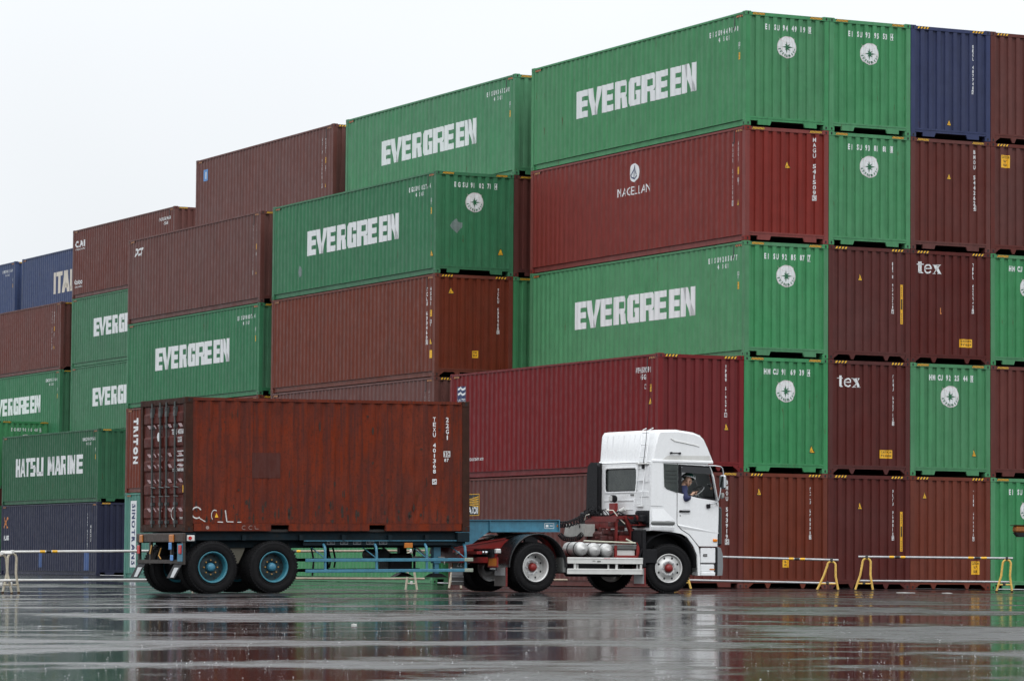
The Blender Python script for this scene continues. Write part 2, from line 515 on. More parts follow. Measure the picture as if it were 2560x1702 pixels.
# ------------------------------------------------------------------ paints
def cpaint(name, rgb, **k):
    a = dict(rough=0.45, dirt=0.30, streak=0.42, rust=0.18, fade=0.35, bump=0.14, spec=0.16, vary=0.07); a.update(k)
    return mat(name, rgb, **a)
C = {
 'green': cpaint('green_paint', (0.055, 0.248, 0.101)),
 'green_faded': cpaint('faded_green_paint', (0.066, 0.241, 0.116), fade=0.6),
 'green_mid': cpaint('muted_green_paint', (0.041, 0.185, 0.087), fade=0.4),
 'green_dark': cpaint('dark_green_paint', (0.028, 0.118, 0.058), streak=0.5),
 'brown': cpaint('brown_paint', (0.118, 0.030, 0.024)),
 'brown_warm': cpaint('warm_brown_paint', (0.146, 0.031, 0.016), rust=0.25),
 'brown_pale': cpaint('pale_brown_paint', (0.132, 0.043, 0.035), fade=0.6),
 'brown_deep': cpaint('deep_brown_paint', (0.092, 0.019, 0.016)),
 'red': cpaint('red_paint', (0.196, 0.028, 0.022), fade=0.15),
 'maroon': cpaint('maroon_paint', (0.154, 0.008, 0.010), fade=0.05, dirt=0.25),
 'navy': cpaint('navy_paint', (0.035, 0.046, 0.113)),
 'navy_dark': cpaint('dark_navy_paint', (0.017, 0.021, 0.052)),
 'blue': cpaint('blue_paint', (0.040, 0.065, 0.156)),
 'teal': cpaint('pale_teal_paint', (0.075, 0.246, 0.195)),
}
WHT = mat('white_lettering', (0.72, 0.74, 0.75), 0.5, dirt=0.18, dirtcol=(0.35, 0.38, 0.38))
CRM = mat('cream_lettering', (0.62, 0.58, 0.50), 0.5, dirt=0.3, dirtcol=(0.2, 0.2, 0.25))
YEL = mat('yellow_sticker', (0.78, 0.42, 0.02), 0.5)
YPL = mat('yellow_paint', (0.72, 0.46, 0.10), 0.45, dirt=0.4, dirtcol=(0.25, 0.12, 0.03), rust=0.3, scale=4)
BLK = mat('black_marking', (0.012, 0.012, 0.013), 0.5)
ORG = mat('orange_sticker', (0.55, 0.20, 0.05), 0.5)
NVD = mat('navy_sticker', (0.020, 0.035, 0.11), 0.5)
SKB = mat('sky_blue_sticker', (0.10, 0.26, 0.55), 0.5)
GRD = mat('green_marking', (0.012, 0.12, 0.05), 0.5)
RDL = mat('faint_red_line', (0.62, 0.50, 0.50), 0.5)
GRY = mat('grey_primer_patch', (0.17, 0.22, 0.21), 0.6, dirt=0.4, scale=4)
HOLE_SHADE = mat('painted_recess_shade', (0.006, 0.006, 0.007), 0.8)  # flat dark colour standing in for the shade inside holes and gaps
UND = mat('dark_underside', (0.020, 0.018, 0.017), 0.8, dirt=0.4)

# ------------------------------------------------------------------ forty-foot container
CL, CW, CH = 12.192, 2.430, 2.892
PX, SZ0, SZ1 = 0.015, 0.168, 2.825
SDP = 0.024
def sdepth(s):
    u = (s - 0.16) % 0.278
    if s < 0.16 or s > CL - 0.16: return 0.0
    return 0.0 if u < 0.072 else (u - 0.072) / 0.068 * SDP if u < 0.140 else SDP if u < 0.210 else (0.278 - u) / 0.068 * SDP
def breaks(s0, s1, p, offs, base):
    out = [s0, s1]; k = math.floor((s0 - base) / p) - 1
    while base + k * p < s1:
        for o in offs:
            x = base + k * p + o
            if s0 < x < s1: out.append(x)
        k += 1
    return sorted(set(round(x, 5) for x in out))
SBR = breaks(0.16, CL - 0.16, 0.278, (0, 0.072, 0.140, 0.210), 0.16)
def edepth(x):
    if x < 0.13 or x > CW - 0.13: return 0.0
    u = (x - 0.31) % 0.248
    return 0.0 if u < 0.115 else (u - 0.115) / 0.018 * 0.045 if u < 0.133 else 0.045 if u < 0.230 else (0.248 - u) / 0.018 * 0.045
EBR = breaks(0.13, CW - 0.13, 0.248, (0, 0.115, 0.133, 0.230), 0.31)
SIDE = Face(lambda s, z, d: (PX + d, CL - s, z), SBR, sdepth)
END = Face(lambda s, z, d: (s, PX + d, z), EBR, edepth)

def wall_mesh():
    mb = MB(); v = []; 
    pts = [(s, sdepth(min(max(s, 0.1601), CL - 0.1601))) for s in SBR]
    n = len(pts)
    v = [(PX + d, CL - s, SZ0) for s, d in pts] + [(PX + d, CL - s, SZ1) for s, d in pts]
    mb.add(v, [(i + 1, i, n + i, n + i + 1) for i in range(n - 1)])
    mb.box(PX - 0.001, PX + 0.055, 0.16, CL - 0.16, SZ0 - 0.012, SZ0)     # lower lip that catches the light
    return mb
def end_mesh():
    mb = MB(); pts = [(x, edepth(min(max(x, 0.1301), CW - 0.1301))) for x in EBR]; n = len(pts)
    v = [(x, PX + d, 0.23) for x, d in pts] + [(x, PX + d, 2.79) for x, d in pts]
    mb.add(v, [(i, i + 1, n + i + 1, n + i) for i in range(n - 1)])
    return mb
def frame_mesh(kind):
    mb = MB()
    w = 0.13
    for x0, x1 in ((0.004, w), (CW - w, CW - 0.004)):
        mb.prism([(x0, 0.004), (x1, 0.004), (x1, 0.05), (x1 - 0.03 if x0 < 1 else x0 + 0.10, 0.15), (x0, 0.15)] if x0 < 1 else [(x0, 0.004), (x1, 0.004), (x1, 0.15), (x0 + 0.04, 0.15), (x0, 0.05)], 'z', 0.118, CH - 0.118)
        mb.box(x0, x1, CL - 0.15, CL - 0.004, 0.118, CH - 0.118)
    for y0, y1 in ((0.006, 0.075), (CL - 0.075, CL - 0.006)):
        mb.box(0.16, CW - 0.16, y0, y1, 2.785, 2.872)                 # headers
    mb.box(w, CW - w, 0.003, 0.09, 0.19, 0.232)                       # ledge over the sill
    mb.box(w, CW - w, 0.012, 0.09, 0.132, 0.19)
    mb.box(w, CW - w, CL - 0.09, CL - 0.006, 0.02, 0.19)
    if kind == 'a':
        for a, b in ((0.37, 0.76), (1.69, 2.08)):
            s = 0.04
            mb.prism([(a, 0.132), (a + (0 if a < 1 else s), 0.03), (b - (s if a < 1 else 0), 0.03), (b, 0.132)], 'y', 0.010, 0.06)
    else:
        for a, b in ((0.62, 0.80), (1.63, 1.81)):
            mb.prism([(a, 0.132), (b, 0.132), ((a + b) / 2 + 0.03, 0.012), ((a + b) / 2 - 0.03, 0.012)], 'y', 0.010, 0.06)
        mb.prism([(0.162, 0.132), (0.30, 0.132), (0.162, 0.03)], 'y', 0.011, 0.06)
        mb.prism([(CW - 0.162, 0.132), (CW - 0.30, 0.132), (CW - 0.162, 0.03)], 'y', 0.011, 0.06)
    for x0, x1 in ((0.052, 0.075), (CW - 0.075, CW - 0.052)):
        mb.box(x0, x1, 0.178, CL - 0.178, 0.014, 0.156)               # bottom side rails, set in
    for x0, x1 in ((0.004, 0.062), (CW - 0.062, CW - 0.004)):
        mb.box(x0, x1, 0.178, CL - 0.178, SZ1, 2.876)                 # top side rails
    return mb
def cast_mesh(sx=1, sy=1):
    """corner casting, flat dark ovals painted on its two outer faces as shaded holes"""
    mb = MB(); mb.cbox(0, 0.162 * sx, 0, 0.178 * sy, 0, 0.116, 0.006) if sx > 0 and sy > 0 else mb.cbox(min(0, 0.162 * sx), max(0, 0.162 * sx), min(0, 0.178 * sy), max(0, 0.178 * sy), 0, 0.116, 0.006)
    e = ellipse(0.078 * sx, 0.058, 0.022, 0.036, 14); mb.poly([(p[0], -0.0015 * sy, p[1]) for p in e], 1)
    e = ellipse(0.09 * sy, 0.058, 0.022, 0.036, 14); mb.poly([(-0.0015 * sx, p[0], p[1]) for p in e], 1)
    return mb
def hz_mesh(w=0.34, h=0.062, n=9):
    """black and yellow hazard stripes, in the x-z plane"""
    mb = MB(); mb.poly([(0, 0, 0), (w, 0, 0), (w, 0, h), (0, 0, h)], 0)
    p = w / n
    for i in range(n):
        a = i * p; mb.poly([(a, -0.001, 0.003), (a + p * .5, -0.001, 0.003), (min(w, a + p * .5 + h * .6), -0.001, h - 0.003), (min(w, a + h * .6), -0.001, h - 0.003)], 1)
    return mb
ME = {}
def shared(key, fn, mats):
    if key not in ME: ME[key] = fn().mesh(key.split('.')[0], mats)
    return ME[key]
def part(name, me, parent, m=None, loc=(0, 0, 0), rotz=0.0):
    o = bpy.data.objects.new(name, me); COL.objects.link(o); o.parent = parent; o.location = loc; o.rotation_euler = (0, 0, rotz)
    if m is not None:
        o.material_slots[0].link = 'OBJECT'; o.material_slots[0].material = m
    return o
BX, BY, BYAW = 5.80378, 89.32155, 0.451228
def bpos(u, v):
    c, s = math.cos(BYAW), math.sin(BYAW)
    return BX + u * 2.4368 * c - v * s, BY + u * 2.4368 * s + v * c
GROUP = 'shipping containers stacked in the yard'
def decal(face, name, parent, groups, lift=0.004):
    """groups: list of (polys, material)"""
    mb = MB(); ms = []
    for i, (ps, m) in enumerate(groups):
        ms.append(m); face.put(mb, ps, i, lift + i * 0.0015)
    if not mb.f: return None
    me = mb.mesh(name, ms); return link(name, me, parent)
def star_polys(cx, cz, r1, r2, rin):
    pts = []
    for i in range(16):
        a = math.pi / 2 + i * math.pi / 8
        r = r1 if i % 4 == 0 else r2 if i % 4 == 2 else rin
        pts.append((cx + r * math.cos(a), cz + r * math.sin(a)))
    return [pts]
def emblem(face, parent, cx=1.22, cz=2.045, rr=0.28):
    lines = []
    for k in (-0.55, 0.55): lines += ring(cx, cz, rr * abs(k), rr * .98, 0.006, 0, 360, 28)
    lines += ring(cx, cz, rr * .98, rr * .98, 0.008, 0, 360, 28) + [seg((cx - rr, cz), (cx + rr, cz), 0.006), seg((cx, cz - rr), (cx, cz + rr), 0.006)]
    lines += ring(cx, cz + 1.1 * rr, rr * .9, rr * .7, 0.006, 200, 340, 10)
    e = decal(face, 'emblem', parent, [([ellipse(cx, cz, rr, rr, 32)], WHT), (lines, RDL)])
    decal(face, 'star', e, [(star_polys(cx, cz, rr * .56, rr * .40, rr * .20), GRD)], 0.009)
    ps = []
    for i, ch in enumerate('EVERGREEN'):
        a = R(194 + i * 152 / 8); g_, gw = glyph(ch, 0.04); r0 = rr * 0.78
        ox, oz = cx + r0 * math.cos(a), cz + r0 * math.sin(a); t = a + math.pi / 2; hh = 0.062
        for q in g_:
            o = []
            for p in q:
                lx, lz = (p[0] - gw / 2) * hh * .85, (p[1] - .5) * hh
                o.append((ox + lx * math.cos(t) - lz * math.sin(t), oz + lx * math.sin(t) + lz * math.cos(t)))
            ps.append(o)
    decal(face, 'emblem_lettering', e, [(ps, GRD)], 0.010)
def tri_warn(face, parent, x, z, w=0.17, h=0.2):
    o = [(x - w / 2, z - h / 2), (x + w / 2, z - h / 2), (x, z + h / 2)]
    k = .78; cz = z - h / 2 + h / 3
    i = [(x + (p[0] - x) * k, cz + (p[1] - cz) * k) for p in o]
    return decal(face, 'warning_triangle', parent, [([o], BLK), ([i], YEL), ([r4(x - .035, x + .03, cz - .012, cz - .002), r4(x - .035, x + .01, cz - .035, cz - .026)], BLK)])
def sticker(face, parent, x0, x1, z0, z1, lines, m=None, ink=None, name='caution_sticker'):
    n = len(lines); ps = []; H = (z1 - z0) / (n + 0.3)
    for i, t in enumerate(lines):
        zz = z1 - (i + 1) * H + H * 0.12; l = len(t); mgn = (x1 - x0) * (.08 if l > 5 else .25)
        ps += line_text(t, x0 + mgn, zz, H * 0.66, bold=0.03, x1=x1 - mgn)
    return decal(face, name, parent, [([r4(x0, x1, z0, z1)], m or YEL), (ps, ink or BLK)])
def end_number(parent, txt, m=None):
    pos = [.57, .70, .83, .935, 1.08, 1.19, 1.34, 1.45, 1.60, 1.70, 1.845]
    ps = line_text(txt, 0, 2.452, 0.145, wsc=0.60, bold=0.045, pos=pos)
    ps += frame_polys(1.82, 1.93, 2.435, 2.605, 0.012)
    decal(END, 'number_lettering', parent, [(ps, m or WHT)])
def side_number(parent, txt, m=None):
    pos = []
    for i in range(11):
        k = (i + 1) // 2; pos.append(10.20 + .278 * k + (0 if (i + 1) % 2 == 0 else 0.10) - (0.0 if i else 0.02))
    ps = line_text(txt, 0, 2.425, 0.14, wsc=0.62, bold=0.05, pos=pos)
    ps += line_text('45G1', 0, 2.255, 0.12, wsc=0.62, bold=0.05, pos=[10.78, 11.03, 11.13, 11.31])
    ps += frame_polys(11.76, 11.89, 2.03, 2.13, 0.012) + line_text('ic', 11.785, 2.05, 0.06, x1=11.87) + line_text('87', 11.79, 1.95, 0.06, x1=11.86)
    decal(SIDE, 'number_lettering', parent, [(ps, m or WHT)])
    sticker(SIDE, parent, 11.77, 11.89, 1.69, 1.87, ['96', '26'], name='height_sticker')
def stripes_end(parent, coarse=False):
    me = shared('hazard_stripe.%d' % coarse, lambda: hz_mesh(0.36, 0.06, 4 if coarse else 9), [BLK, YEL])
    part('hazard_stripe', me, parent, None, (0.20, 0.003, 2.805)); part('hazard_stripe', me, parent, None, (CW - 0.56, 0.003, 2.805))
def stripes_side(parent, m=None):
    me = shared('hazard_stripe.side', lambda: hz_mesh(0.36, 0.055, 4), [BLK, ORG])
    for y in (CL - 0.22, 0.50):
        part('hazard_stripe', me, parent, None, (0.012, y, 2.762), R(-90))

def container(u, v, lv, col, label, kind='a', z0=None, side=None, end=None, coarse=False, world=None):
    m = C[col]
    x, y = bpos(u, v)
    root = thing('shipping_container', label, 'shipping container', (x, y, lv * 2.896 if z0 is None else z0), BYAW, GROUP)
    part('frame', shared('frame.' + kind, lambda: frame_mesh(kind), [m]), root, m)
    part('side_wall', shared('side_wall', wall_mesh, [m]), root, m)
    o = part('side_wall', shared('side_wall', wall_mesh, [m]), root, m, (CW, CL, 0), math.pi)
    part('end_wall', shared('end_wall', end_mesh, [m]), root, m)
    part('door', shared('door', lambda: MB().box(0.13, CW - 0.13, CL - 0.06, CL - 0.02, 0.19, 2.785), [m]), root, m)
    part('roof', shared('roof', lambda: MB().box(0.05, CW - 0.05, 0.05, CL - 0.05, 2.858, 2.868), [m]), root, m)
    part('floor', shared('floor', lambda: MB().box(0.076, CW - 0.076, 0.095, CL - 0.095, 0.135, 0.16), [UND]), root)
    for sx, sy, px, py in ((1, 1, 0, 0), (-1, 1, CW, 0), (1, -1, 0, CL), (-1, -1, CW, CL)):
        me = shared('corner_casting.%d%d' % (sx, sy), lambda: cast_mesh(sx, sy), [m, HOLE_SHADE])
        for z in (0, CH - 0.116): part('corner_casting', me, root, m, (px, py, z))
    part('roof_hook', shared('roof_hook', lambda: MB().box(0.008, 0.02, 0.565, 0.60, 2.50, 2.80).box(0.008, 0.02, 0.60, 0.66, 2.48, 2.52), [BLK]), root)
    if side: side(root)
    if end: end(root)
    stripes_end(root, coarse)
    if side: stripes_side(root)
    return root

EV = [(2.77, 3.45), (3.46, 4.28), (4.29, 4.99), (5.03, 5.80), (5.84, 6.55), (6.59, 7.37), (7.39, 8.06), (8.15, 8.81), (8.83, 9.62)]
def ev_side(num):
    def f(r):
        decal(SIDE, 'name_lettering', r, [(block_text('EVERGREEN', EV, 1.165, 1.915), WHT)])
        side_number(r, num)
    return f
def ev_end(num, tri=None):
    def f(r):
        end_number(r, num); emblem(END, r)
        if tri: tri_warn(END, r, *tri)
    return f
def v_end(num, x, z1, z0, tri=None, w=0.075, extra=None):
    def f(r):
        decal(END, 'number_lettering', r, [(stack_text(num, x, z1, z0, w), WHT)])
        if tri: tri_warn(END, r, *tri)
        if extra: extra(r)
    return f
def v_side(num, extra=None, s1=11.52, s2=11.80):
    def f(r):
        decal(SIDE, 'number_lettering', r, [(stack_text(num, s1, 2.52, 0.90, 0.085) + stack_text('45G1', s2, 2.52, 1.98, 0.085, box_last=False) + frame_polys(s2 - .05, s2 + .05, 1.50, 1.60, .012) + line_text('ic', s2 - .03, 1.52, .06, x1=s2 + .03) + line_text('87', s2 - .03, 1.42, .06, x1=s2 + .03), WHT)])
        sticker(SIDE, r, s2 - .05, s2 + .06, 1.69, 1.87, ['96', '26'], name='height_sticker')
        tri_warn(SIDE, r, s2, 1.0)
        if extra: extra(r)
    return f
def tex(x0, x1, z0, z1):
    def f(r):
        h = z1 - z0; w = x1 - x0; X = lambda u: x0 + u * w; Z = lambda v: z0 + v * h; q4 = lambda a, b, c, d: r4(X(a), X(b), Z(c), Z(d))
        xh = .78
        ps = [q4(.06, .16, .06, .96), q4(0, .25, xh - .07, xh), [(X(.06), Z(.12)), (X(.16), Z(.12)), (X(.25), Z(.03)), (X(.20), Z(0)), (X(.10), Z(0))]]
        ps += ring(X(.45), Z(xh / 2), w * .145, h * xh / 2, w * .055, 5, 325, 18) + [q4(.34, .58, xh / 2 - .01, xh / 2 + .07)]
        ps += [[(X(.68), Z(xh)), (X(.80), Z(xh)), (X(.99), Z(0)), (X(.87), Z(0))], seg((X(.92), Z(xh - .03)), (X(.72), Z(.03)), w * .03), q4(.64, .84, xh - .05, xh), q4(.86, .99, xh - .05, xh), q4(.66, .79, 0, .05), q4(.83, 1.03, 0, .05)]
        decal(END, 'name_lettering', r, [(ps, WHT)])
    return f
def both(*fs):
    def f(r):
        for q in fs: q(r)
    return f
def strip(r):
    ps = [r4(2.165, 2.215, .99 + i * .045, 1.01 + i * .045) for i in range(6)] + [r4(2.155, 2.225, 1.33, 1.60)] + [r4(2.165, 2.215, 1.66 + i * .045, 1.68 + i * .045) for i in range(6)]
    decal(END, 'caution_strip', r, [([r4(2.14, 2.24, 0.96, 1.97)], YEL), (ps, BLK)])
def caut(x0, x1, z0, z1, lines=('CAUTION', '9\'6" HIGH')):
    return lambda r: sticker(END, r, x0, x1, z0, z1, list(lines))

# --- the corner block, five high, columns from the near corner towards the right
container(0, 0, 4, 'green', 'green container with number 944919 on its end, top front corner of the tall block', side=ev_side('EISU9449190'), end=ev_end('EISU9449190'))
def magellan(r):
    t = line_text('MAGELLAN', 5.25, 1.68, 0.22, bold=0.0, x1=7.10, gap=0.2)
    decal(SIDE, 'name_lettering', r, [(t, WHT)])
    e = decal(SIDE, 'logo', r, [([ellipse(6.2, 2.265, 0.27, 0.25, 28)], WHT)])
    k = ring(6.2, 2.25, 0.20, 0.16, 0.035, 190, 330, 10) + [seg((6.15, 2.12), (6.20, 2.46), 0.03), seg((6.20, 2.44), (6.34, 2.20), 0.035), seg((6.20, 2.42), (6.05, 2.20), 0.03)]
    decal(SIDE, 'ship_figure', e, [(k, NVD)], 0.008)
container(0, 0, 3, 'red', 'bright red container with small white ship logo and name on its long side', side=v_side('MAGU 5415093', magellan), end=v_end('MAGU 5415093', 2.03, 2.69, 1.08, (1.24, 1.97)))
container(0, 0, 2, 'green', 'green container with number 928587 on its end, sandwiched under the red container', side=ev_side('EISU9285877'), end=ev_end('EISU9285877'))
container(0, 0, 1, 'green', 'green container with number 916939 on its end, directly right of the maroon one', end=ev_end('HMCU9169394', (1.98, 0.61)))
container(0, 0, 0, 'brown_warm', 'orange-brown ground container with number 674893 on its end, right of the truck cab', 'b', end=v_end('TCLU 6748934', 1.94, 2.54, 1.23, (0.46, 2.42), 0.065, caut(1.13, 1.31, .53, .72, ('96', 'HI'))), coarse=True)
container(1, 0, 4, 'green', 'green container with number 939553 on its end, left of the navy one', end=ev_end('EISU9395534'))
container(1, 0, 3, 'green', 'green container with number 938181 on its end, right of the red container', end=ev_end('EISU9381818'))
container(1, 0, 2, 'brown_deep', 'dark brown container with number 934320 and tall yellow strip, in the middle tier', 'b', end=v_end('DRYU 9343209', 1.92, 2.53, 1.21, (0.95, 2.12), 0.07, strip), coarse=True)
container(1, 0, 1, 'brown_deep', 'dark brown container with number 602715 and large white three-letter word, between two green ends', 'b', end=v_end('TEMU 6027154', 1.94, 2.55, 1.25, None, 0.065, both(tex(.29, .96, 2.20, 2.50), caut(1.54, 1.90, .42, .63))), coarse=True)
container(1, 0, 0, 'brown_deep', 'dark brown ground container with number 968812 and yellow strip, behind the gap between barriers', 'b', end=v_end('DRYU 9688129', 1.94, 2.53, 1.23, (0.96, 2.11), 0.07, strip), coarse=True)
container(2, 0, 4, 'navy', 'navy container with number 487748 on its end, top tier right of the green ends', end=v_end('SEGU 4877487', 1.90, 2.49, 1.20, (1.18, .45), 0.06), coarse=True)
container(2, 0, 3, 'brown', 'brown container with number 544262 on its end, directly beneath the navy container', end=v_end('BMOU 5442624', 1.97, 2.66, 1.07, (1.18, 1.95)))
def chalk(r):
    decal(END, 'orange_mark', r, [([r4(.90, .94, 1.26, 1.42), r4(.94, .97, 1.26, 1.30)], ORG)])
container(2, 0, 2, 'brown_deep', 'dark brown container with number 639943 and large white word, small orange mark below', 'b', end=v_end('TEMU 6399439', 1.91, 2.61, 1.30, None, 0.065, both(tex(.22, .94, 2.29, 2.60), caut(1.51, 1.87, .43, .64), chalk)), coarse=True)
container(2, 0, 1, 'green', 'green container with number 922544 on its end, enclosed by brown containers on all sides', end=ev_end('HMCU9225440', (1.95, 0.62)))
container(2, 0, 0, 'brown_warm', 'orange-brown ground container with number 636484 and yellow height sign behind the right barrier', 'b', end=v_end('TCNU 6364849', 1.93, 2.54, 1.24, (0.45, 2.41), 0.06, caut(1.85, 2.10, .39, .73, ('CAUTION', '9\'6"', 'HIGH'))), coarse=True)
container(3, 0, 4, 'brown', 'brown container cut by the right edge of the picture, top tier beside the navy one', 'b', end=lambda r: None, coarse=True)
container(3, 0, 3, 'brown', 'brown container with yellow caution sign in its upper left corner, at the right picture edge', 'b', end=caut(.33, .60, 2.25, 2.58, ('CAUTION', '9\'6"', 'HIGH')), coarse=True)
container(3, 0, 2, 'green', 'green container cut by the right picture edge, in the middle tier', end=ev_end('HMCU9134127'))
container(3, 0, 1, 'brown', 'plain brown container cut by the right picture edge, below the middle-tier green one')
container(3, 0, 0, 'green', 'green container on the ground at the right picture edge, behind the orange machine arm', end=ev_end('EISU9306217'))
# --- column in front of the corner, two high
def water(r):
    w = [r4(.46, 1.0, 1.80, 2.53)]
    wv = []
    for z in (2.42, 2.28):
        wv += [[(.50, z), (.62, z + .05), (.62, z + .11), (.50, z + .06)], [(.62, z + .05), (.80, z - .01), (.80, z + .05), (.62, z + .11)], [(.80, z - .01), (.97, z + .04), (.97, z + .10), (.80, z + .05)]]
    decal(SIDE, 'logo', r, [(w, NVD), (wv + line_text('WATER', .50, 2.02, .17, bold=0, x1=.96, gap=.1) + line_text('FRONT', .50, 1.83, .15, bold=0, x1=.96, gap=.1), WHT)])
    decal(SIDE, 'web_lettering', r, [(line_text('www.waterfrontcontainer.com', .35, .47, .11, bold=.01, x1=2.17, gap=.1), WHT)])
    decal(SIDE, 'number_lettering', r, [(line_text('WFHU519299 1', 10.97, 2.43, .14, bold=.02, x1=11.74, gap=.18) + line_text('45G1', 11.22, 2.26, .13, bold=.02, x1=11.52, gap=.2) + frame_polys(11.42, 11.54, 2.03, 2.14, .012), WHT)])
    sticker(SIDE, r, 11.70, 11.82, 1.95, 2.13, ['96', '26'], name='height_sticker'); tri_warn(SIDE, r, 11.73, 1.73)
container(-1, 0, 1, 'maroon', 'maroon container directly behind the cab roof, on top of a brown container', 'b', side=water, end=v_end('WFHU 5192991', 1.93, 2.65, 1.34, (1.95, 1.12)), coarse=True)
def nor(r):
    rays = [[(1.10, 2.30 - i * .030), (1.88, 2.40 - i * .066), (1.88, 2.368 - i * .066), (1.10, 2.288 - i * .030)] for i in range(5)]
    decal(SIDE, 'logo', r, [([r4(1.0, 1.92, 1.87, 2.46)], YEL), ([r4(1.015, 1.905, 1.885, 2.445)], BLK), (rays, YEL), (line_text('BEACON', 1.06, 1.92, .19, bold=.03, x1=1.86, gap=.1), WHT)])
container(-1, 0, 0, 'brown', 'brown ground container right behind the tractor, with number 543919 running down its end', side=nor, end=v_end('BMOU 5439195', 1.99, 2.68, 1.07))
# --- second bay
V1 = 13.25
container(0, V1, 4, 'green_faded', 'green container with big white lettering on the top tier left of the tall corner block', side=ev_side('EISU9343200'), end=lambda r: None)
container(0, V1, 3, 'brown', 'narrow strip of a brown container, left of the red container')
container(0, V1, 2, 'green', 'green container of which only a narrow strip shows, beneath the narrow brown strip')
def egp(r):
    pts = [(.46, 1.36), (.56, 1.50), (.64, 1.56), (.72, 1.47), (.83, 1.45), (.83, 1.33), (.67, 1.14), (.55, 1.24)]
    decal(END, 'primer_patch', r, [([pts], GRY)])
def egps(r):
    decal(SIDE, 'primer_patch', r, [([[(2.10, .72), (2.2, .92), (2.36, .78), (2.33, .62), (2.2, .56)]], GRY)]); tri_warn(SIDE, r, 11.89, .59)
container(-1, V1, 3, 'green_mid', 'dark green container with number 910271 and a grey patch on its end', side=both(ev_side('EGSU9102714'), egps), end=both(ev_end('EGSU9102714', (2.04, .68)), egp))
def whtdot(r): decal(SIDE, 'caution_sticker', r, [([r4(11.80, 11.96, .52, .74)], YEL)])
container(-1, V1, 2, 'brown_warm', 'brown container with number 633460 on its end, under the dark green patched one', 'b', side=v_side('TCLU 6334600', whtdot, 11.62, 11.88), end=v_end('TCLU 6334600', 1.99, 2.53, 1.24, (.51, 2.43), 0.06, caut(1.18, 1.36, .55, .75, ('96', 'HI'))), coarse=True)
container(-1, V1, 1, 'brown_pale', 'brown container just showing over the roof of the rusty trailer container', 'b', side=v_side('TGHU 8013245'), end=lambda r: None, coarse=True)
container(-1, V1, 0, 'green', 'green ground container seen through the gap beneath the trailer', side=ev_side('EISU9301182'), end=lambda r: None)
# --- third bay
V2 = 26.45
def bsq(r): decal(SIDE, 'logo', r, [([r4(.69, 1.10, 2.10, 2.50)], SKB), ([r4(.85, .96, 2.18, 2.42)], WHT)])
container(0, V2, 4, 'brown_pale', 'brown container with a small blue square near its upper left corner, top tier', 'b', side=v_side('BSIU 9234812', bsq, 11.27, 11.55), end=caut(1.75, 2.1, 2.2, 2.5), coarse=True)
def jcs(r):
    t = [(p[0] + (p[1] - 2.28) * .5, p[1]) for q in [] for p in q]
    ps = [[(p[0] + (p[1] - 2.28) * .6, p[1]) for p in q] for q in line_text('DCS', .55, 2.28, .27, bold=.05, x1=1.28, gap=.06)]
    decal(SIDE, 'logo', r, [(ps, WHT)])
container(-1, V2, 3, 'brown_pale', 'brown container with small slanted white letters at its upper left corner', side=v_side('DFSU 6123408', jcs), end=lambda r: None)
container(-1, V2, 2, 'green_mid', 'green container with white lettering standing right above the rear of the trailer container', side=ev_side('EISU9080714'), end=lambda r: None)
def cap(r):
    decal(SIDE, 'name_lettering', r, [(rot_text('TRITON', .76, 1.16, 2.54, .98, .06), WHT)])
container(-1, V2, 1, 'brown_warm', 'narrow view of a brown container with vertical white letters, left of the trailer doors', side=cap, end=lambda r: None)
def han(r):
    decal(SIDE, 'name_panel', r, [([r4(.55, 1.12, .36, 2.62)], WHT), (rot_text('SINOTRANS', .70, 1.06, 2.52, .44, .04), NVD)])
container(-1, V2, 0, 'teal', 'pale teal container with a white strip of blue letters, behind the trailer tail', side=han, end=lambda r: None)
# --- fourth bay, set further back
V3 = 53.8
def cai(r):
    decal(SIDE, 'logo', r, [(line_text('CAI', .25, 2.14, .27, bold=.06, x1=1.5, gap=.1) + line_text('INTERNATIONAL', .3, 2.02, .06, x1=1.5) + line_text('Costco', .25, .58, .22, bold=.03, x1=1.2, gap=.1) + line_text('CONTAINERS', .28, .44, .07, x1=1.2), WHT)])
    decal(SIDE, 'number_lettering', r, [(line_text('TGHU 8124160', 10.4, 2.42, .13, bold=.02, x1=11.7) + line_text('45G1', 10.9, 2.24, .12, bold=.02, x1=11.4), WHT)])
container(2, V3, 4, 'brown_pale', 'brown container with two small white logos at its left end, right of the blue ones', side=cai, end=lambda r: None)
container(2, V3, 3, 'green_mid', 'green container with half its lettering hidden, directly under the brown one with small logos', side=ev_side('EISU9112530'), end=lambda r: None)
container(2, V3, 2, 'green_mid', 'green container with half its lettering hidden, lower of the two on the far middle stack', side=ev_side('EISU9027461'), end=lambda r: None)
HM = [(1.80, 2.40), (2.44, 3.06), (3.10, 3.68), (3.74, 4.42), (4.50, 5.45), (5.98, 6.85), (6.90, 7.60), (7.66, 8.30), (8.36, 8.72), (8.78, 9.42), (9.52, 10.32)]
def hatsu(r):
    decal(SIDE, 'name_lettering', r, [(block_text('HATSUMARINE', HM, 1.15, 1.91), WHT)]); side_number(r, 'HMCU9009846')
container(1.10, 56.1, 1, 'green_dark', 'dark green container with two-word white name, standing on a navy one at the far left', side=hatsu, end=lambda r: None)
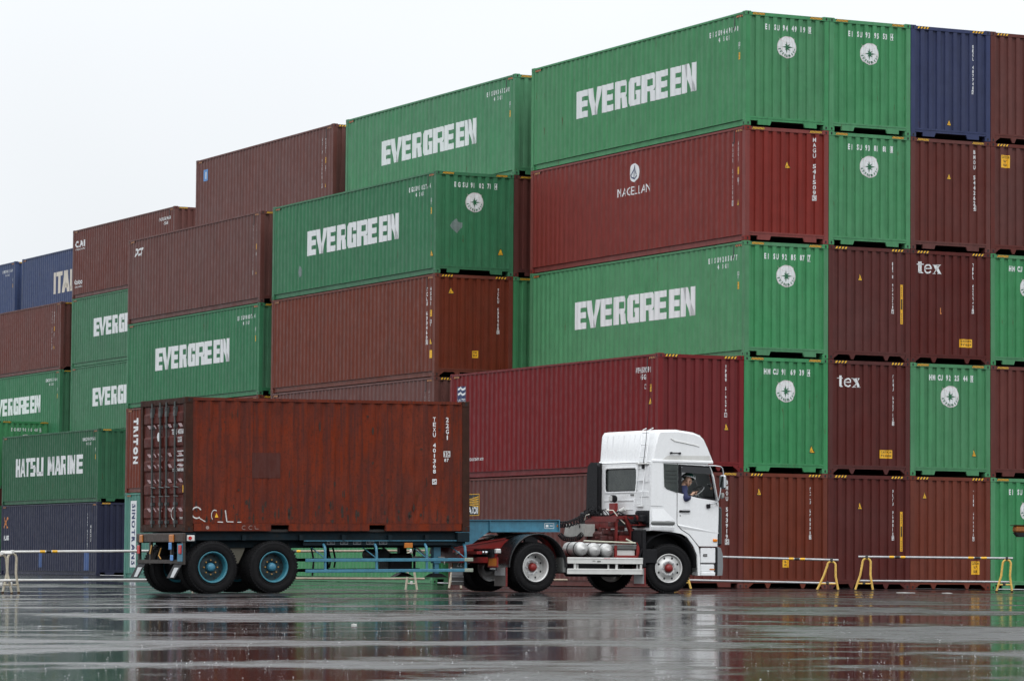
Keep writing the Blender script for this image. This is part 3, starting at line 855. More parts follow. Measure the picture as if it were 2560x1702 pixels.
def xk(r):
    decal(SIDE, 'logo', r, [([seg((.30, 1.95), (.84, 2.37), .11), seg((.32, 2.38), (.82, 1.93), .09)], ORG)])
    decal(SIDE, 'name_lettering', r, [(line_text('KLINES', .30, 1.42, .2, bold=.05, x1=1.05, gap=.06), WHT)])
    decal(SIDE, 'number_lettering', r, [(stack_text('TRLU 5431870', 11.05, 2.45, .9, .06, box_last=False) + stack_text('45G1', 11.4, 2.0, 1.3, .06, box_last=False), WHT)])
    decal(SIDE, 'touch_up_patch', r, [([r4(5.0, 5.45, .3, .9), r4(10.6, 11.2, .2, 1.0)], mat('blue_touch_up', (0.04, 0.09, 0.24), 0.5, dirt=.4))])
container(1.10, 56.1, 0, 'navy_dark', 'navy container with an orange cross mark, on the ground behind the left barrier', side=xk, end=lambda r: None)
# --- fifth and sixth bays
V4 = 67.4
container(2, V4, 3, 'brown_pale', 'brown container beneath the blue ones at the left picture edge', 'b', side=v_side('TEXU 5012206', None, 11.0, 11.3), end=lambda r: None)
container(2, V4, 2, 'green_mid', 'green container whose lettering is cut by the left picture edge, under a brown one', side=ev_side('EMCU9331804'), end=lambda r: None)
container(1.1, 68.9, 0, 'green', 'green end with small white characters, peeking above the dark green container', z0=3.62, end=ev_end('EGHU9010484'))
container(1.1, 68.9, 0, 'green', 'green container at the far left edge, almost wholly behind the navy container')
x_, y_ = bpos(1.1, 68.9)
fr_ = MB(); fr_.box(0, CW, 0, CL, 0, .14); fr_.box(0, CW, 0, .12, .14, .715); fr_.box(0, CW, CL - .12, CL, .14, .715)
fr_ = fr_.build('flat_rack', C['brown_deep']); fr_.location = (x_, y_, 2.90); fr_.rotation_euler = (0, 0, BYAW)
tag(fr_, 'dark folded flat rack between two green containers at the far left edge', 'flat rack')
ITA = [(4.45, 4.90), (4.95, 5.80), (5.75, 6.75), (6.85, 7.5), (7.55, 8.0), (8.05, 9.0)]
container(3.08, 68.7, 4, 'blue', 'blue container with partly hidden cream capital letters at the top of the far stack', side=lambda r: decal(SIDE, 'name_lettering', r, [(block_text('ITAUIA', ITA, .98, 1.95), CRM)]), end=lambda r: None)
container(3.09, 82.0, 4, 'blue', 'blue container at the far upper left, cut by the picture edge', side=lambda r: side_number(r, 'IMTU9021840'), end=lambda r: None)

# ------------------------------------------------------------------ vehicle materials
TYR = mat('tyre_rubber', (0.006, 0.006, 0.007), 0.8, spec=0.2, dirt=0.5, dirtcol=(0.015, 0.014, 0.014), bump=0.3, scale=6)
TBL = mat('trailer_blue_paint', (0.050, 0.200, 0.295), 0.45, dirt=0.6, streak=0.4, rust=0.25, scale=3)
TBD = mat('dark_trailer_blue', (0.006, 0.015, 0.021), 0.7, spec=0.15, dirt=0.7, dirtcol=(0.012, 0.012, 0.012), rust=0.3, scale=3)  # far darker than the trailer blue, with dirt and rust; underframe and far side
HUB = mat('hub_blue_paint', (0.050, 0.200, 0.300), 0.4, dirt=0.4, scale=8)
RIM = mat('rim_blue_paint', (0.030, 0.165, 0.220), 0.4, dirt=0.6, scale=8)
RMD = mat('grimy_rim', (0.010, 0.028, 0.034), 0.6, dirt=0.5, scale=8)
BRS = mat('brass_nut', (0.45, 0.25, 0.08), 0.35, 0.7)
ALU = mat('polished_aluminium', (0.56, 0.56, 0.55), 0.40, 0.45, dirt=0.2, scale=6)
CHR = mat('chrome', (0.50, 0.51, 0.53), 0.12, 1.0)
STL = mat('dull_steel', (0.30, 0.30, 0.29), 0.42, 0.6, dirt=0.4, scale=6)
GAL = mat('galvanised_rail', (0.42, 0.42, 0.43), 0.38, 0.45, dirt=0.5, streak=0.3, scale=4)
RED = mat('red_chassis_paint', (0.210, 0.009, 0.007), 0.42, dirt=0.45, dirtcol=(0.05, 0.01, 0.008), scale=5)
RDK = mat('grimy_red_chassis', (0.060, 0.007, 0.006), 0.55, dirt=0.7, dirtcol=(0.012, 0.008, 0.008), scale=5)
CBW = mat('white_cab_paint', (0.80, 0.81, 0.82), 0.28, dirt=0.10, dirtcol=(0.5, 0.5, 0.48), coat=0.4, streak=0.12)
CBG = mat('pale_grey_panel', (0.62, 0.62, 0.60), 0.4, dirt=0.25, dirtcol=(0.4, 0.39, 0.36), streak=0.3)
BLP = mat('black_plastic', (0.007, 0.007, 0.009), 0.6, spec=0.25, dirt=0.3, dirtcol=(0.02, 0.02, 0.02), scale=4)
GRP = mat('grey_trim', (0.13, 0.135, 0.13), 0.5, dirt=0.3, scale=4)
AMB = mat('amber_lens', (0.75, 0.22, 0.01), 0.2)
AMD = mat('dull_amber_reflector', (0.42, 0.13, 0.01), 0.35)
RLN = mat('red_lens', (0.45, 0.01, 0.01), 0.2)
DGL = mat('dark_glass', (0.018, 0.026, 0.024), 0.08, dirt=0.6, dirtcol=(0.07, 0.08, 0.07), scale=2)
SVR = mat('silver_flap', (0.40, 0.41, 0.42), 0.35, dirt=0.4, scale=5)
RST = mat('rusty_corten_paint', (0.165, 0.023, 0.006), 0.5, hard=0.13, fade=0.3, dirt=0.75, dirtcol=(0.078, 0.022, 0.017), streak=0.8, rust=0.45, grime=0.45, bump=0.35, scale=1.5, spec=0.1)
RSD = mat('dark_rusty_post', (0.040, 0.013, 0.007), 0.65, spec=0.2, dirt=0.6, streak=0.5, rust=0.9, grime=0.4, bump=0.3, scale=2)
RDR = mat('rusty_door_paint', (0.090, 0.013, 0.008), 0.55, spec=0.2, fade=0.2, dirt=0.7, streak=0.6, rust=0.5, grime=0.3, bump=0.3, scale=2)
PNK = mat('reflective_tape', (0.40, 0.29, 0.30), 0.5, dirt=0.5, dirtcol=(0.25, 0.06, 0.05), scale=6)
CHK = mat('chalk_paint', (0.62, 0.62, 0.60), 0.7, dirt=0.4, dirtcol=(0.15, 0.05, 0.04), scale=8)
ROD = mat('lock_rod_grey', (0.075, 0.085, 0.085), 0.45, 0.3, dirt=0.5, scale=5)
def clear_glass():
    m = bpy.data.materials.new('clear_glass'); m.use_nodes = True; t = m.node_tree; t.nodes.clear()
    o = t.nodes.new('ShaderNodeOutputMaterial'); mxs = t.nodes.new('ShaderNodeMixShader'); tr = t.nodes.new('ShaderNodeBsdfTransparent'); gl = t.nodes.new('ShaderNodeBsdfGlossy')
    tr.inputs[0].default_value = (0.90, 0.93, 0.92, 1); gl.inputs['Roughness'].default_value = 0.03; fr = t.nodes.new('ShaderNodeFresnel'); fr.inputs[0].default_value = 1.45
    t.links.new(fr.outputs[0], mxs.inputs[0]); t.links.new(tr.outputs[0], mxs.inputs[1]); t.links.new(gl.outputs[0], mxs.inputs[2]); t.links.new(mxs.outputs[0], o.inputs[0])
    return m
GLS = clear_glass()

# ------------------------------------------------------------------ wheels (outer face at y = 0, axle along +y)
def tyre_mesh():
    mb = MB(); r = .505
    prof = [(.045, .295), (.02, .32), (.004, .37), (0, .42), (.012, .465), (.035, .495), (.05, r), (.075, r), (.08, r - .012), (.09, r - .012), (.095, r), (.135, r), (.14, r - .012), (.15, r - .012), (.155, r), (.195, r), (.2, r - .012), (.21, r - .012), (.215, r), (.24, r), (.255, .495), (.278, .465), (.29, .42), (.286, .37), (.27, .32), (.245, .295)]
    mb.lathe(prof, (0, 0, 0), 'y', 56)
    mb.lathe([(-.001, .455), (.003, .447), (-.002, .44)], (0, 0, 0), 'y', 56); mb.lathe([(.012, .345), (-.003, .338), (.011, .33)], (0, 0, 0), 'y', 56)
    for i in range(56):            # shoulder blocks of the tread
        a = 2 * math.pi * i / 56; c, s_ = math.cos(a), math.sin(a)
        for y in (.022, .246):
            b = 0.016; t = (-s_ * b, c * b)
            p = [(c * .485 - t[0], s_ * .485 - t[1]), (c * .485 + t[0], s_ * .485 + t[1]), (c * .512 + t[0], s_ * .512 + t[1]), (c * .512 - t[0], s_ * .512 - t[1])]
            mb.add([(q[0], y, q[1]) for q in p] + [(q[0], y + .03, q[1]) for q in p], [(0, 1, 2, 3), (7, 6, 5, 4), (0, 4, 5, 1), (1, 5, 6, 2), (2, 6, 7, 3), (3, 7, 4, 0)])
    return mb
TYM = tyre_mesh().mesh('tyre', TYR)
def wheel(parent, loc, rotz, kind, inner=False):
    """kind: trailer (deep blue dish), rear (deep silver dish), front (shallow silver)"""
    d = {'trailer': .165, 'rear': .175, 'front': .05}[kind]
    rimM, discM, hubM, nutM = {'trailer': (RIM, RMD, HUB, BRS), 'rear': (ALU, ALU, RED, CHR), 'front': (ALU, ALU, RED, CHR)}[kind]
    def mk_disc():
        mb = MB(); mb.lathe([(d, .262), (d + .004, .20), (d - .012 if kind != 'front' else d - .03, .175), (d - .014 if kind != 'front' else d - .032, .09), (d + .02, .085), (d + .02, .0)], (0, 0, 0), 'y', 40)
        for i in range(8):
            a = 2 * math.pi * (i + .5) / 8; y = d - .003 if kind != 'front' else d - .006
            mb.poly([(math.cos(a) * .225 + .020 * math.cos(b), y, math.sin(a) * .225 + .024 * math.sin(b)) for b in [2 * math.pi * k / 10 for k in range(10)]], 1)  # flat dark ovals laid on the disc, painted shade of the vent holes
        return mb
    me = shared('wheel.' + kind, mk_disc, [discM, HOLE_SHADE])
    w = part('wheel', me, parent, None, loc, rotz)
    part('tyre', TYM, w)
    part('rim', shared('rim.' + kind, lambda: MB().lathe([(.05, .298), (.010, .304), (.004, .300), (.006, .284), (.03, .268), (.09, .262), (d + .06, .255), (.24, .262), (.27, .30)], (0, 0, 0), 'y', 44), [rimM]), w)
    if not inner:
        part('hub', shared('hub.' + kind, lambda: MB().lathe([(d, .088), (d - .07, .082), (d - .10, .066), (d - .112, .03), (d - .113, 0)], (0, 0, 0), 'y', 24), [hubM]), w)
        def nuts():
            mb = MB()
            for i in range(8):
                a = 2 * math.pi * i / 8; x, z = .138 * math.cos(a), .138 * math.sin(a); y0 = d - .014 if kind != 'front' else d - .03
                mb.cyl((x, y0, z), (x, y0 - .035, z), .014 if kind != 'front' else .017, 8)
            return mb
        n = part('wheel_nut', shared('wheel_nut.' + kind, nuts, [nutM]), w); n['kind'] = 'stuff'
    return w

# ------------------------------------------------------------------ trailer
def frame_matrix(o, th, tilt, s=1.0):
    c, n, ct, st = math.cos(th), math.sin(th), math.cos(tilt), math.sin(tilt)
    X = Vector((c * ct, n * ct, st)); Y = Vector((-n, c, 0)); Z = X.cross(Y)
    m = Matrix((X, Y, Z)).transposed().to_4x4(); m = m @ Matrix.Scale(s, 4); m.translation = Vector(o); return m
TM = frame_matrix((-6.22337, 68.70239, 1.10125), R(26.58958), R(.70088))
TG = 1.170                                                     # container floor above the yard
tr = thing('semi_trailer', 'sky blue skeletal semi-trailer carrying the rusty container', 'trailer')
tr.matrix_world = TM @ Matrix.Translation((0, 0, -TG))
def tp(name, mb, m, parent=None, bevel=0.0, z=TG):
    o = mb.build(name, m, parent or tr, bevel)
    if parent is None: o.location = (0, 0, z)
    return o
for y0 in (.74, 1.58):
    mb = MB(); mb.box(.15, 6.3, y0 + .05, y0 + .07, -.29, -.03); mb.box(.15, 6.3, y0, y0 + .12, -.31, -.29); mb.box(.15, 6.3, y0, y0 + .12, -.03, -.012)
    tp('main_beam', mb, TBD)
    mb = MB(); out = [(6.10, -.29), (6.42, -.29), (6.62, -.15), (6.88, .015), (8.46, .015), (8.46, .235), (6.16, .235), (6.16, .02), (6.10, .02)]
    mb.prism(out, 'y', y0 + .05, y0 + .07); mb.box(6.16, 8.46, y0 + .0, y0 + .12, .235, .25); mb.box(6.9, 8.46, y0, y0 + .12, 0.0, .015)
    mb.box(6.87, 6.885, y0 + .01, y0 + .05, .016, .234); mb.box(8.44, 8.46, y0 + .0, y0 + .05, .016, .234)
    g_ = tp('gooseneck_beam', mb, TBL)
    if y0 < 1:
        q = MB(); 
        for p in frame_polys(8.13, 8.35, .07, .18, .009) + [r4(8.16, 8.22, .10, .15), r4(8.25, 8.32, .12, .135)]: q.poly([(a, y0 + .046, b) for a, b in p])
        q.build('load_mark', WHT, g_)
        q = MB(); q.poly([(8.40, y0 + .046, .125), (8.43, y0 + .046, .095), (8.46, y0 + .046, .125), (8.43, y0 + .046, .155)]); q.build('reflector', AMD, g_)
mb = MB(); mb.box(6.2, 8.45, .87, 1.58, .20, .215); tp('gooseneck_plate', mb, TBD)
mb = MB(); mb.box(7.2, 7.8, .8, 1.64, -.01, .0); mb.cyl((7.5, 1.22, -.09), (7.5, 1.22, -.01), .045); tp('kingpin_plate', mb, BLP)
for x0, x1 in ((.0, .22), (5.80, 6.06)):
    mb = MB(); mb.cbox(x0, x1, .01, 2.43, -.20, -.012, .01); tp('bolster', mb, TBD)
mb = MB()
for x in (1.2, 2.4, 3.3, 4.3, 5.1): mb.box(x, x + .08, .05, 2.39, -.16, -.06)
tp('cross_member', mb, TBD)
mb = MB(); mb.box(2.5, 6.0, .10, .13, -.26, -.155); tp('valance', mb, TBD)
mb = MB(); mb.box(2.5, 6.02, .06, .085, -.178, -.165); tp('trim_rail', mb, TBL)
q = MB(); 
for i in range(5): 
    for p in frame_polys(3.0 + .28 * i, 3.17 + .28 * i, -.245, -.175, .012) + [r4(3.03 + .28 * i, 3.14 + .28 * i, -.215, -.205), r4(3.075 + .28 * i, 3.09 + .28 * i, -.24, -.18)]: q.poly([(a, .096, b) for a, b in p])
tp('painted_characters', q, mat('faded_grey_lettering', (0.13, 0.14, 0.15), 0.6, dirt=.5, scale=6))
# side guards
for near in (True, False):
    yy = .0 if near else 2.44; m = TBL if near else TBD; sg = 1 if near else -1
    for z in (-.55, -.76):
        mb = MB(); mb.cbox(2.50 if near else 2.0, 6.10, yy - .015, yy + .015, z - .032, z + .032, .008)
        b = tp('side_guard', mb, m)
        if near:
            for k, (xa, xb) in enumerate(((5.93, 6.125),)):
                e = MB(); e.cbox(xa, xb, yy - .02, yy + .02, z - .036, z + .036, .008); e.build('end_cap', mat('weathered_end_cap', (.28, .32, .26), .6, dirt=.5, scale=8), b)
    for x in (2.93, 4.03, 5.12, 5.97):
        path = [(x, yy + sg * .22, -.20), (x, yy + sg * .12, -.235), (x, yy + sg * .045, -.30), (x, yy + sg * .022, -.40), (x, yy + sg * .02, -.52), (x, yy + sg * .02, -.75)]
        mb = MB(); mb.tube(path, .028, 8); mb.tube([(x - .18, yy + sg * .3, -.3), (x - .02, yy + sg * .03, -.5)], .012, 6)
        tp('guard_post', mb, m)
# landing gear
for y in (.4, 2.0):
    mb = MB(); mb.box(5.42, 5.57, y - .07, y + .07, -.62, -.03); mb.box(5.45, 5.54, y - .05, y + .05, -.86, -.62)
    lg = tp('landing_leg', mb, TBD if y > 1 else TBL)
    mb = MB(); mb.prism([(5.28, -.90), (5.71, -.90), (5.66, -.875), (5.56, -.82), (5.43, -.82), (5.33, -.875)], 'y', y - .12, y + .12); mb.box(5.38, 5.47, y - .121, y - .12, -.875, -.85, 0)
    mb.build('foot_plate', BLP, lg)
    mb = MB(); mb.tube([(5.0, y, -.25), (5.45, y, -.60)], .02, 8); tp('brace', mb, STL)
mb = MB(); mb.tube([(5.5, .47, -.50), (5.5, 1.93, -.50)], .018, 8); mb.tube([(5.5, .3, -.5), (5.62, .28, -.5), (5.62, .26, -.64)], .012, 6); tp('gear_crank', mb, STL)
mb = MB(); mb.cbox(4.72, 5.25, .95, 1.5, -.78, -.42, .04); mb.cyl((4.5, .7, -.45), (4.5, 1.5, -.45), .12, 14); tp('air_reservoir', mb, BLP)
mb = MB(); mb.cbox(4.62, 4.80, -.012, .01, -.315, -.215, .006); tp('side_marker', mb, AMD)
mb = MB(); 
for x, y in ((2.25, .3), (2.75, .35), (3.35, .9), (3.5, 1.0), (4.2, .5)): mb.tube([(x, y, -.2), (x + .08, y, -.55), (x + .05, y, -.85 if x < 3 else -.7)], .02, 6)
tp('hanger_rod', mb, BLP)
for x in (.57, 1.84):
    mb = MB(); mb.cyl((x, .2, -.675), (x, 2.24, -.675), .07, 14); mb.cyl((x, .52, -.675), (x, .70, -.675), .2, 20); mb.cyl((x, 1.74, -.675), (x, 1.92, -.675), .2, 20); mb.box(x - .45, x + .45, .66, .74, -.53, -.46); mb.box(x - .45, x + .45, 1.70, 1.78, -.53, -.46)
    tp('axle', mb, BLP)
    for y, rz, inn in ((-.01, 0, False), (.315, 0, True), (2.45, math.pi, False), (2.125, math.pi, True)):
        wheel(tr, (x, y, TG - .675), rz, 'trailer', inn)
mb = MB(); mb.prism([(.98, -.23), (1.40, -.23), (1.34, -.40), (1.24, -.60), (1.16, -.60)], 'y', .35, .37); tp('hanger_plate', mb, mat('dusty_plate', (.14, .13, .10), .7, dirt=.5))
mb = MB(); mb.box(.23, 5.79, .12, .14, -.155, -.012); mb.box(.23, 5.79, .30, .32, -.30, -.012); mb.box(.23, 5.79, 2.16, 2.18, -.25, -.012); mb.box(.23, 5.79, .1, 2.34, -.011, -.002); tp('light_block_sheet', mb, TBD)  # added sheets that block the light slit and darken the space under the container
# tail
mb = MB(); mb.cbox(-.06, .0, -.03, 2.48, -.19, -.02, .012); tb = tp('tail_board', mb, mat('rusty_dark_steel', (.05, .035, .028), .6, dirt=.6, rust=.8, scale=4))
for y, w_ in ((2.17, .17), (.53, .24)):
    mb = MB(); mb.cbox(-.09, -.06, y - w_ / 2, y + w_ / 2, -.20, -.045, .02); mb.build('amber_lamp', AMD, tb)
mb = MB(); mb.cbox(.03, .19, -.02, .01, -.175, -.06, .01); mb.build('side_lamp', CBG, tb)
mb = MB(); mb.cyl((.09, -.02, -.115), (.09, -.034, -.115), .035, 14); mb.build('side_reflector', RLN, tb)
mb = MB()
for y in (.02, .62, 1.75, 2.38): mb.box(-.05, .0, y - .03, y + .05, -.62, -.19)
mb.box(-.06, -.01, .0, 2.44, -.60, -.53)
tp('rear_bumper', mb, mat('grimy_bumper', (.035, .028, .024), .6, dirt=.5, rust=.7, scale=5))
mb = MB(); mb.box(-.07, -.05, .0, .24, -.56, -.22); tp('blue_backing_plate', mb, TBL)
for y, z0, z1, m_ in ((.58, -.34, -.20, SKB), (.50, -.55, -.44, SKB), (.07, -.42, -.25, RLN), (2.30, -.42, -.25, RLN)):
    mb = MB(); mb.cbox(-.095, -.07, y - .07, y + .07, z0, z1, .012); tp('tail_lamp', mb, m_)
mb = MB(); mb.tube([(-.03, 1.2, -.3), (-.06, 1.25, -.45), (-.05, 1.15, -.52)], .015, 6); mb.tube([(-.03, 1.7, -.25), (-.06, 1.72, -.42)], .02, 6); tp('air_hose', mb, BRS)
for y in (.05, 2.02):
    mb = MB(); v = [(-.04, y, -.60), (-.04, y + .42, -.60), (-.20, y + .42, -.88), (-.20, y, -.88)]
    mb.add(v + [(a + .01, b, c) for a, b, c in v], [(0, 1, 2, 3), (7, 6, 5, 4), (0, 4, 5, 1), (1, 5, 6, 2), (2, 6, 7, 3), (3, 7, 4, 0)])
    f_ = tp('mud_flap', mb, BLP)
    q = MB(); q.poly([(-.095, y + .05, -.68), (-.095, y + .28, -.68), (-.20, y + .22, -.865), (-.20, y + .05, -.865)]); q.build('flap_panel', SVR, f_)

# ------------------------------------------------------------------ rusty twenty-foot container on the trailer
L2, W2, H2 = 6.058, 2.438, 2.591
bx = thing('rusty_container', 'rusty red-brown twenty-foot container with closed doors, riding on the blue trailer', 'shipping container')
bx.matrix_world = TM
def d2(s): 
    if s < .16 or s > L2 - .16: return 0
    u = (s - .16) % .2868
    return 0.0 if u < .075 else (u - .075) / .07 * .030 if u < .145 else .030 if u < .217 else (.2868 - u) / .07 * .030
B2 = breaks(.16, L2 - .16, .2868, (0, .075, .145, .217), .16)
S2 = Face(lambda s, z, d: (s, .012 + d, z), B2, d2)
def side2():
    mb = MB(); rr_ = random.Random(3); n = len(B2); rows = [.165, .4, .75, 1.1, 1.5, 1.9, 2.25, 2.53]
    v = []
    for j, z in enumerate(rows):
        for i, s in enumerate(B2):
            k = 0 if j in (0, len(rows) - 1) else rr_.gauss(0, .006) + (.014 * math.exp(-((s - 4.9) ** 2) / .5) * (z < 1.2))
            v.append((s, .012 + d2(min(max(s, .1601), L2 - .1601)) + max(0, k), z))
    mb.add(v, [(j * n + i, j * n + i + 1, (j + 1) * n + i + 1, (j + 1) * n + i) for j in range(len(rows) - 1) for i in range(n - 1)]); return mb
sw = side2().build('side_wall', RST, bx)
o = MB().box(.16, L2 - .16, W2 - .05, W2 - .02, .16, 2.53).build('side_wall', RST, bx)
MB().box(L2 - .05, L2 - .02, .16, W2 - .16, .16, 2.5).build('end_wall', RST, bx)
MB().box(.02, L2 - .02, .03, W2 - .03, 2.565, 2.572).build('roof', mat('wet_roof', (.20, .18, .17), .15, dirt=.5), bx)
MB().box(.11, L2 - .11, .08, W2 - .08, .0, .05).build('floor', UND, bx)
mb = MB()
for y0, y1 in ((.004, .075), (W2 - .075, W2 - .004)):
    mb.box(.13, L2 - .178, y0, y1, 2.525, 2.582)
    for a, b in ((.178, 1.78), (2.16, 3.87), (4.22, L2 - .178)): mb.box(a, b, y0 + .006, y1, .02, .160)
    mb.box(.178, L2 - .178, y0 + .009, y1, .135, .159)
mb.build('side_rail', RST, bx)
for x0, x1 in ((.004, .155), (L2 - .16, L2 - .004)):
    mb = MB()
    for y0, y1 in ((.003, .12), (W2 - .12, W2 - .003)): mb.box(x0, x1, y0, y1, .118, H2 - .118)
    x0 = min(x0, L2 - .1) if x0 < 1 else L2 - .1
    mb.box(x0, x0 + .096, .11, W2 - .11, 2.47, 2.585); mb.box(x0, x0 + .096, .11, W2 - .11, .02, .15); mb.build('end_frame', RSD, bx)
for sx, sy, px, py in ((1, 1, 0, 0), (-1, 1, L2, 0), (1, -1, 0, W2), (-1, -1, L2, W2)):
    for z in (0, H2 - .116): part('corner_casting', shared('corner_casting.r%d%d' % (sx, sy), lambda: cast_mesh(sx, sy), [RSD, HOLE_SHADE]), bx, None, (px, py, z))
for y0, y1 in ((.13, 1.205), (1.225, 2.30)):
    mb = MB(); mb.box(.035, .075, y0, y1, .155, 2.46)
    for i in range(5): 
        z = .25 + i * .46; mb.prism([(.035, z), (.012, z + .04), (.012, z + .20), (.035, z + .24)], 'y', y0 + .04, y1 - .04)
    dr = mb.build('door', RDR, bx)
    for k in ((.53, .98) if y0 < 1 else (1.32, 1.76)):
        q = MB(); q.tube([(-.012, k, .10), (-.012, k, 2.52)], .021, 8)
        for z in (.20, .55, 2.05, 2.38): q.box(-.03, .035, k - .045, k + .045, z - .03, z + .03)
        q.box(-.03, .03, k - .05, k + .05, 2.24, 2.42)
        q.build('lock_rod', ROD, dr)
        q = MB(); q.tube([(-.035, k, .88), (-.045, k - .28, .86)], .014, 6); q.tube([(-.035, k, .70), (-.045, k - .26, .69)], .010, 6); q.build('lock_handle', ROD, dr)
    tp_ = MB()
    for z in (2.06, 1.50, 1.285, .995, .435):
        for a, b, s_ in ((y0 + .02, y0 + .30, .0), (y0 + .34, y0 + .52, .0), (y0 + .60, y0 + .86, .0)):
            tp_.poly([(.009, a, z - .035), (.009, b - .12, z - .035), (.009, b, z + .035), (.009, a + .10, z + .035)])
    tp_.build('reflective_tape', PNK, dr)
RF = Face(lambda s, z, d: (.008, -s, z), [-2.4, 0], lambda s: 0)
dd = decal(RF, 'number_lettering', bx, [(line_text('TEXU', -.75, 1.885, .10, bold=.03, x1=-.47) + line_text('401368', -.42, 1.885, .10, bold=.03, x1=-.10) + line_text('22G1', -.43, 1.735, .10, bold=.03, x1=-.22)
     + [r4(-.45, -.12, 1.55 - i * .045, 1.565 - i * .045) for i in range(0, 9, 2)] + line_text('MAX GR 30480', -.45, 1.36, .05, x1=-.12) + line_text('TARE 2230', -.45, 1.17, .06, x1=-.12) + line_text('CU M 33.2', -.70, 1.17, .06, x1=-.5), WHT)])
decal(RF, 'oval_badge', bx, [([ellipse(-1.46, 1.86, .075, .09, 18)], WHT)])
decal(RF, 'yellow_sticker', bx, [([r4(-.17, -.08, .76, .90)], YEL)])
decal(RF, 'chalk_letter', bx, [(ring(-.62, .36, .16, .13, .025, 60, 300, 14) + [r4(-.33, -.16, .255, .265), r4(-.33, -.16, .28, .29)], CHK)])
decal(S2, 'number_lettering', bx, [(stack_text('TEXU 401368 5', 5.29, 2.27, .93, .062, .02) + stack_text('22G1', 5.575, 2.27, 1.80, .062, .02, False), WHT)])
decal(S2, 'approval_mark', bx, [(frame_polys(5.50, 5.63, 1.485, 1.60, .012) + [r4(5.555, 5.567, 1.49, 1.60)] + line_text('i', 5.515, 1.51, .07, x1=5.535) + line_text('C', 5.575, 1.51, .07, x1=5.615) + line_text('87', 5.515, 1.39, .065, x1=5.60), WHT)])
decal(S2, 'faded_panel', bx, [([r4(1.38, 1.98, 1.04, 1.53)], mat('faded_paint_panel', (.085, .032, .027), .6, spec=.1, hard=.08, dirt=.9, dirtcol=(.075, .022, .017), streak=.5, scale=3))])
pts_ = mat('faded_paint_streak', (.125, .034, .026), .6, spec=.2, fade=.6, dirt=.6, streak=.6, scale=2)
rr_ = random.Random(11); ps = []
for i in range(3):
    s = .25 + rr_.random() * 5.4; w_ = .10 + rr_.random() * .12; z1 = 1.2 + rr_.random() * 1.3; z0 = z1 - .3 - rr_.random() * .8; z0 = max(.2, z0); n = 7
    L_ = [(s - w_ * (.7 + .5 * rr_.random()) / 2, z0 + (z1 - z0) * k / n) for k in range(n + 1)]; Rr = [(s + w_ * (.7 + .5 * rr_.random()) / 2, z0 + (z1 - z0) * k / n) for k in range(n, -1, -1)]
    ps.append(L_ + Rr)
ps = []
for i in range(90):
    s = rr_.choice([.16 + .2868 * k + rr_.choice((.0, .075)) for k in range(20)]) + rr_.gauss(0, .02); z = .2 + abs(rr_.gauss(0, .22)); w_ = .008 + rr_.random() * .022; h_ = .02 + rr_.random() ** 2 * .13
    if i % 4 == 0: z = .3 + rr_.random() * 2.0
    ps.append([(s + w_ * math.cos(a) * (.6 + .6 * rr_.random()), z + h_ * math.sin(a) * (.5 + .7 * rr_.random())) for a in [2 * math.pi * k / 8 for k in range(8)]])
decal(S2, 'rust_spot', bx, [([p for p in ps if min(q[0] for q in p) > .17 and max(q[0] for q in p) < L2 - .17], mat('rust_scab', (.030, .014, .009), .8, dirt=.5, scale=8))], .003)['kind'] = 'stuff'
decal(S2, 'chalk_letter', bx, [(ring(.24, .37, .12, .12, .026, 30, 310, 14) + [seg((.30, .27), (.42, .20), .018)] + ring(.62, .32, .085, .11, .018, 60, 230, 10) + [seg((.87, .20), (.83, .42), .03), seg((.87, .20), (1.0, .195), .018), seg((.68, .195), (.78, .19), .02), seg((1.08, .19), (1.17, .19), .018)], CHK), ([[(.62, .28), (.69, .28), (.655, .37)]], YEL)])
q = Face(lambda s, z, d: (s, .008, z), [0, L2], lambda s: 0)
decal(q, 'chalk_letter', bx, [(ring(1.22, .085, .05, .04, .008, 60, 300, 10) + ring(1.36, .085, .05, .04, .008, 60, 300, 10) + [seg((1.45, .06), (1.52, .06), .008), seg((1.45, .06), (1.44, .12), .008)] + ring(.46, .085, .035, .035, .03, 0, 360, 12), mat('dull_chalk', (.30, .22, .20), .7))], .002)

# ------------------------------------------------------------------ tractor (x forward, y away from the camera side, z up)
KM = frame_matrix((-.09, 73.21, -.014), R(30), 0, .989)
tk = thing('truck_tractor', 'white cab-over truck with tall roof fairing and red chassis, driver at its side window', 'truck')
tk.matrix_world = KM
def kp(name, mb, m, parent=None, bevel=0.0, fix=False): return mb.build(name, m, parent or tk, bevel, fix)
NY, FY = -1.24, 1.07
door_o = [(3.392, 2.68), (4.20, 2.66), (4.30, 2.42), (4.415, 1.87), (4.415, 1.55), (4.405, 1.30), (4.37, .97), (3.935, .97), (3.85, 1.055), (3.69, 1.218), (3.48, 1.328), (3.392, 1.435)]
win_f = [(3.402, 2.668), (4.19, 2.645), (4.27, 2.42), (4.385, 1.92), (3.90, 1.975), (3.402, 2.075)]
win_h = [(3.49, 2.60), (4.165, 2.59), (4.235, 2.38), (4.32, 1.965), (3.90, 2.005), (3.50, 2.075)]
quarter = [(2.735, 2.70), (3.382, 2.685), (3.382, 1.43), (3.475, 1.315), (3.68, 1.208), (3.835, 1.05), (3.925, .955), (3.965, .72), (3.975, .36), (3.915, .36), (3.895, .78), (3.80, .98), (3.64, 1.16), (3.50, 1.225), (3.24, 1.262), (2.735, 1.285)]
qwin = [(3.05, 2.675), (3.40, 2.668), (3.40, 2.075), (3.13, 2.15), (3.07, 2.20)]
cab = MB()
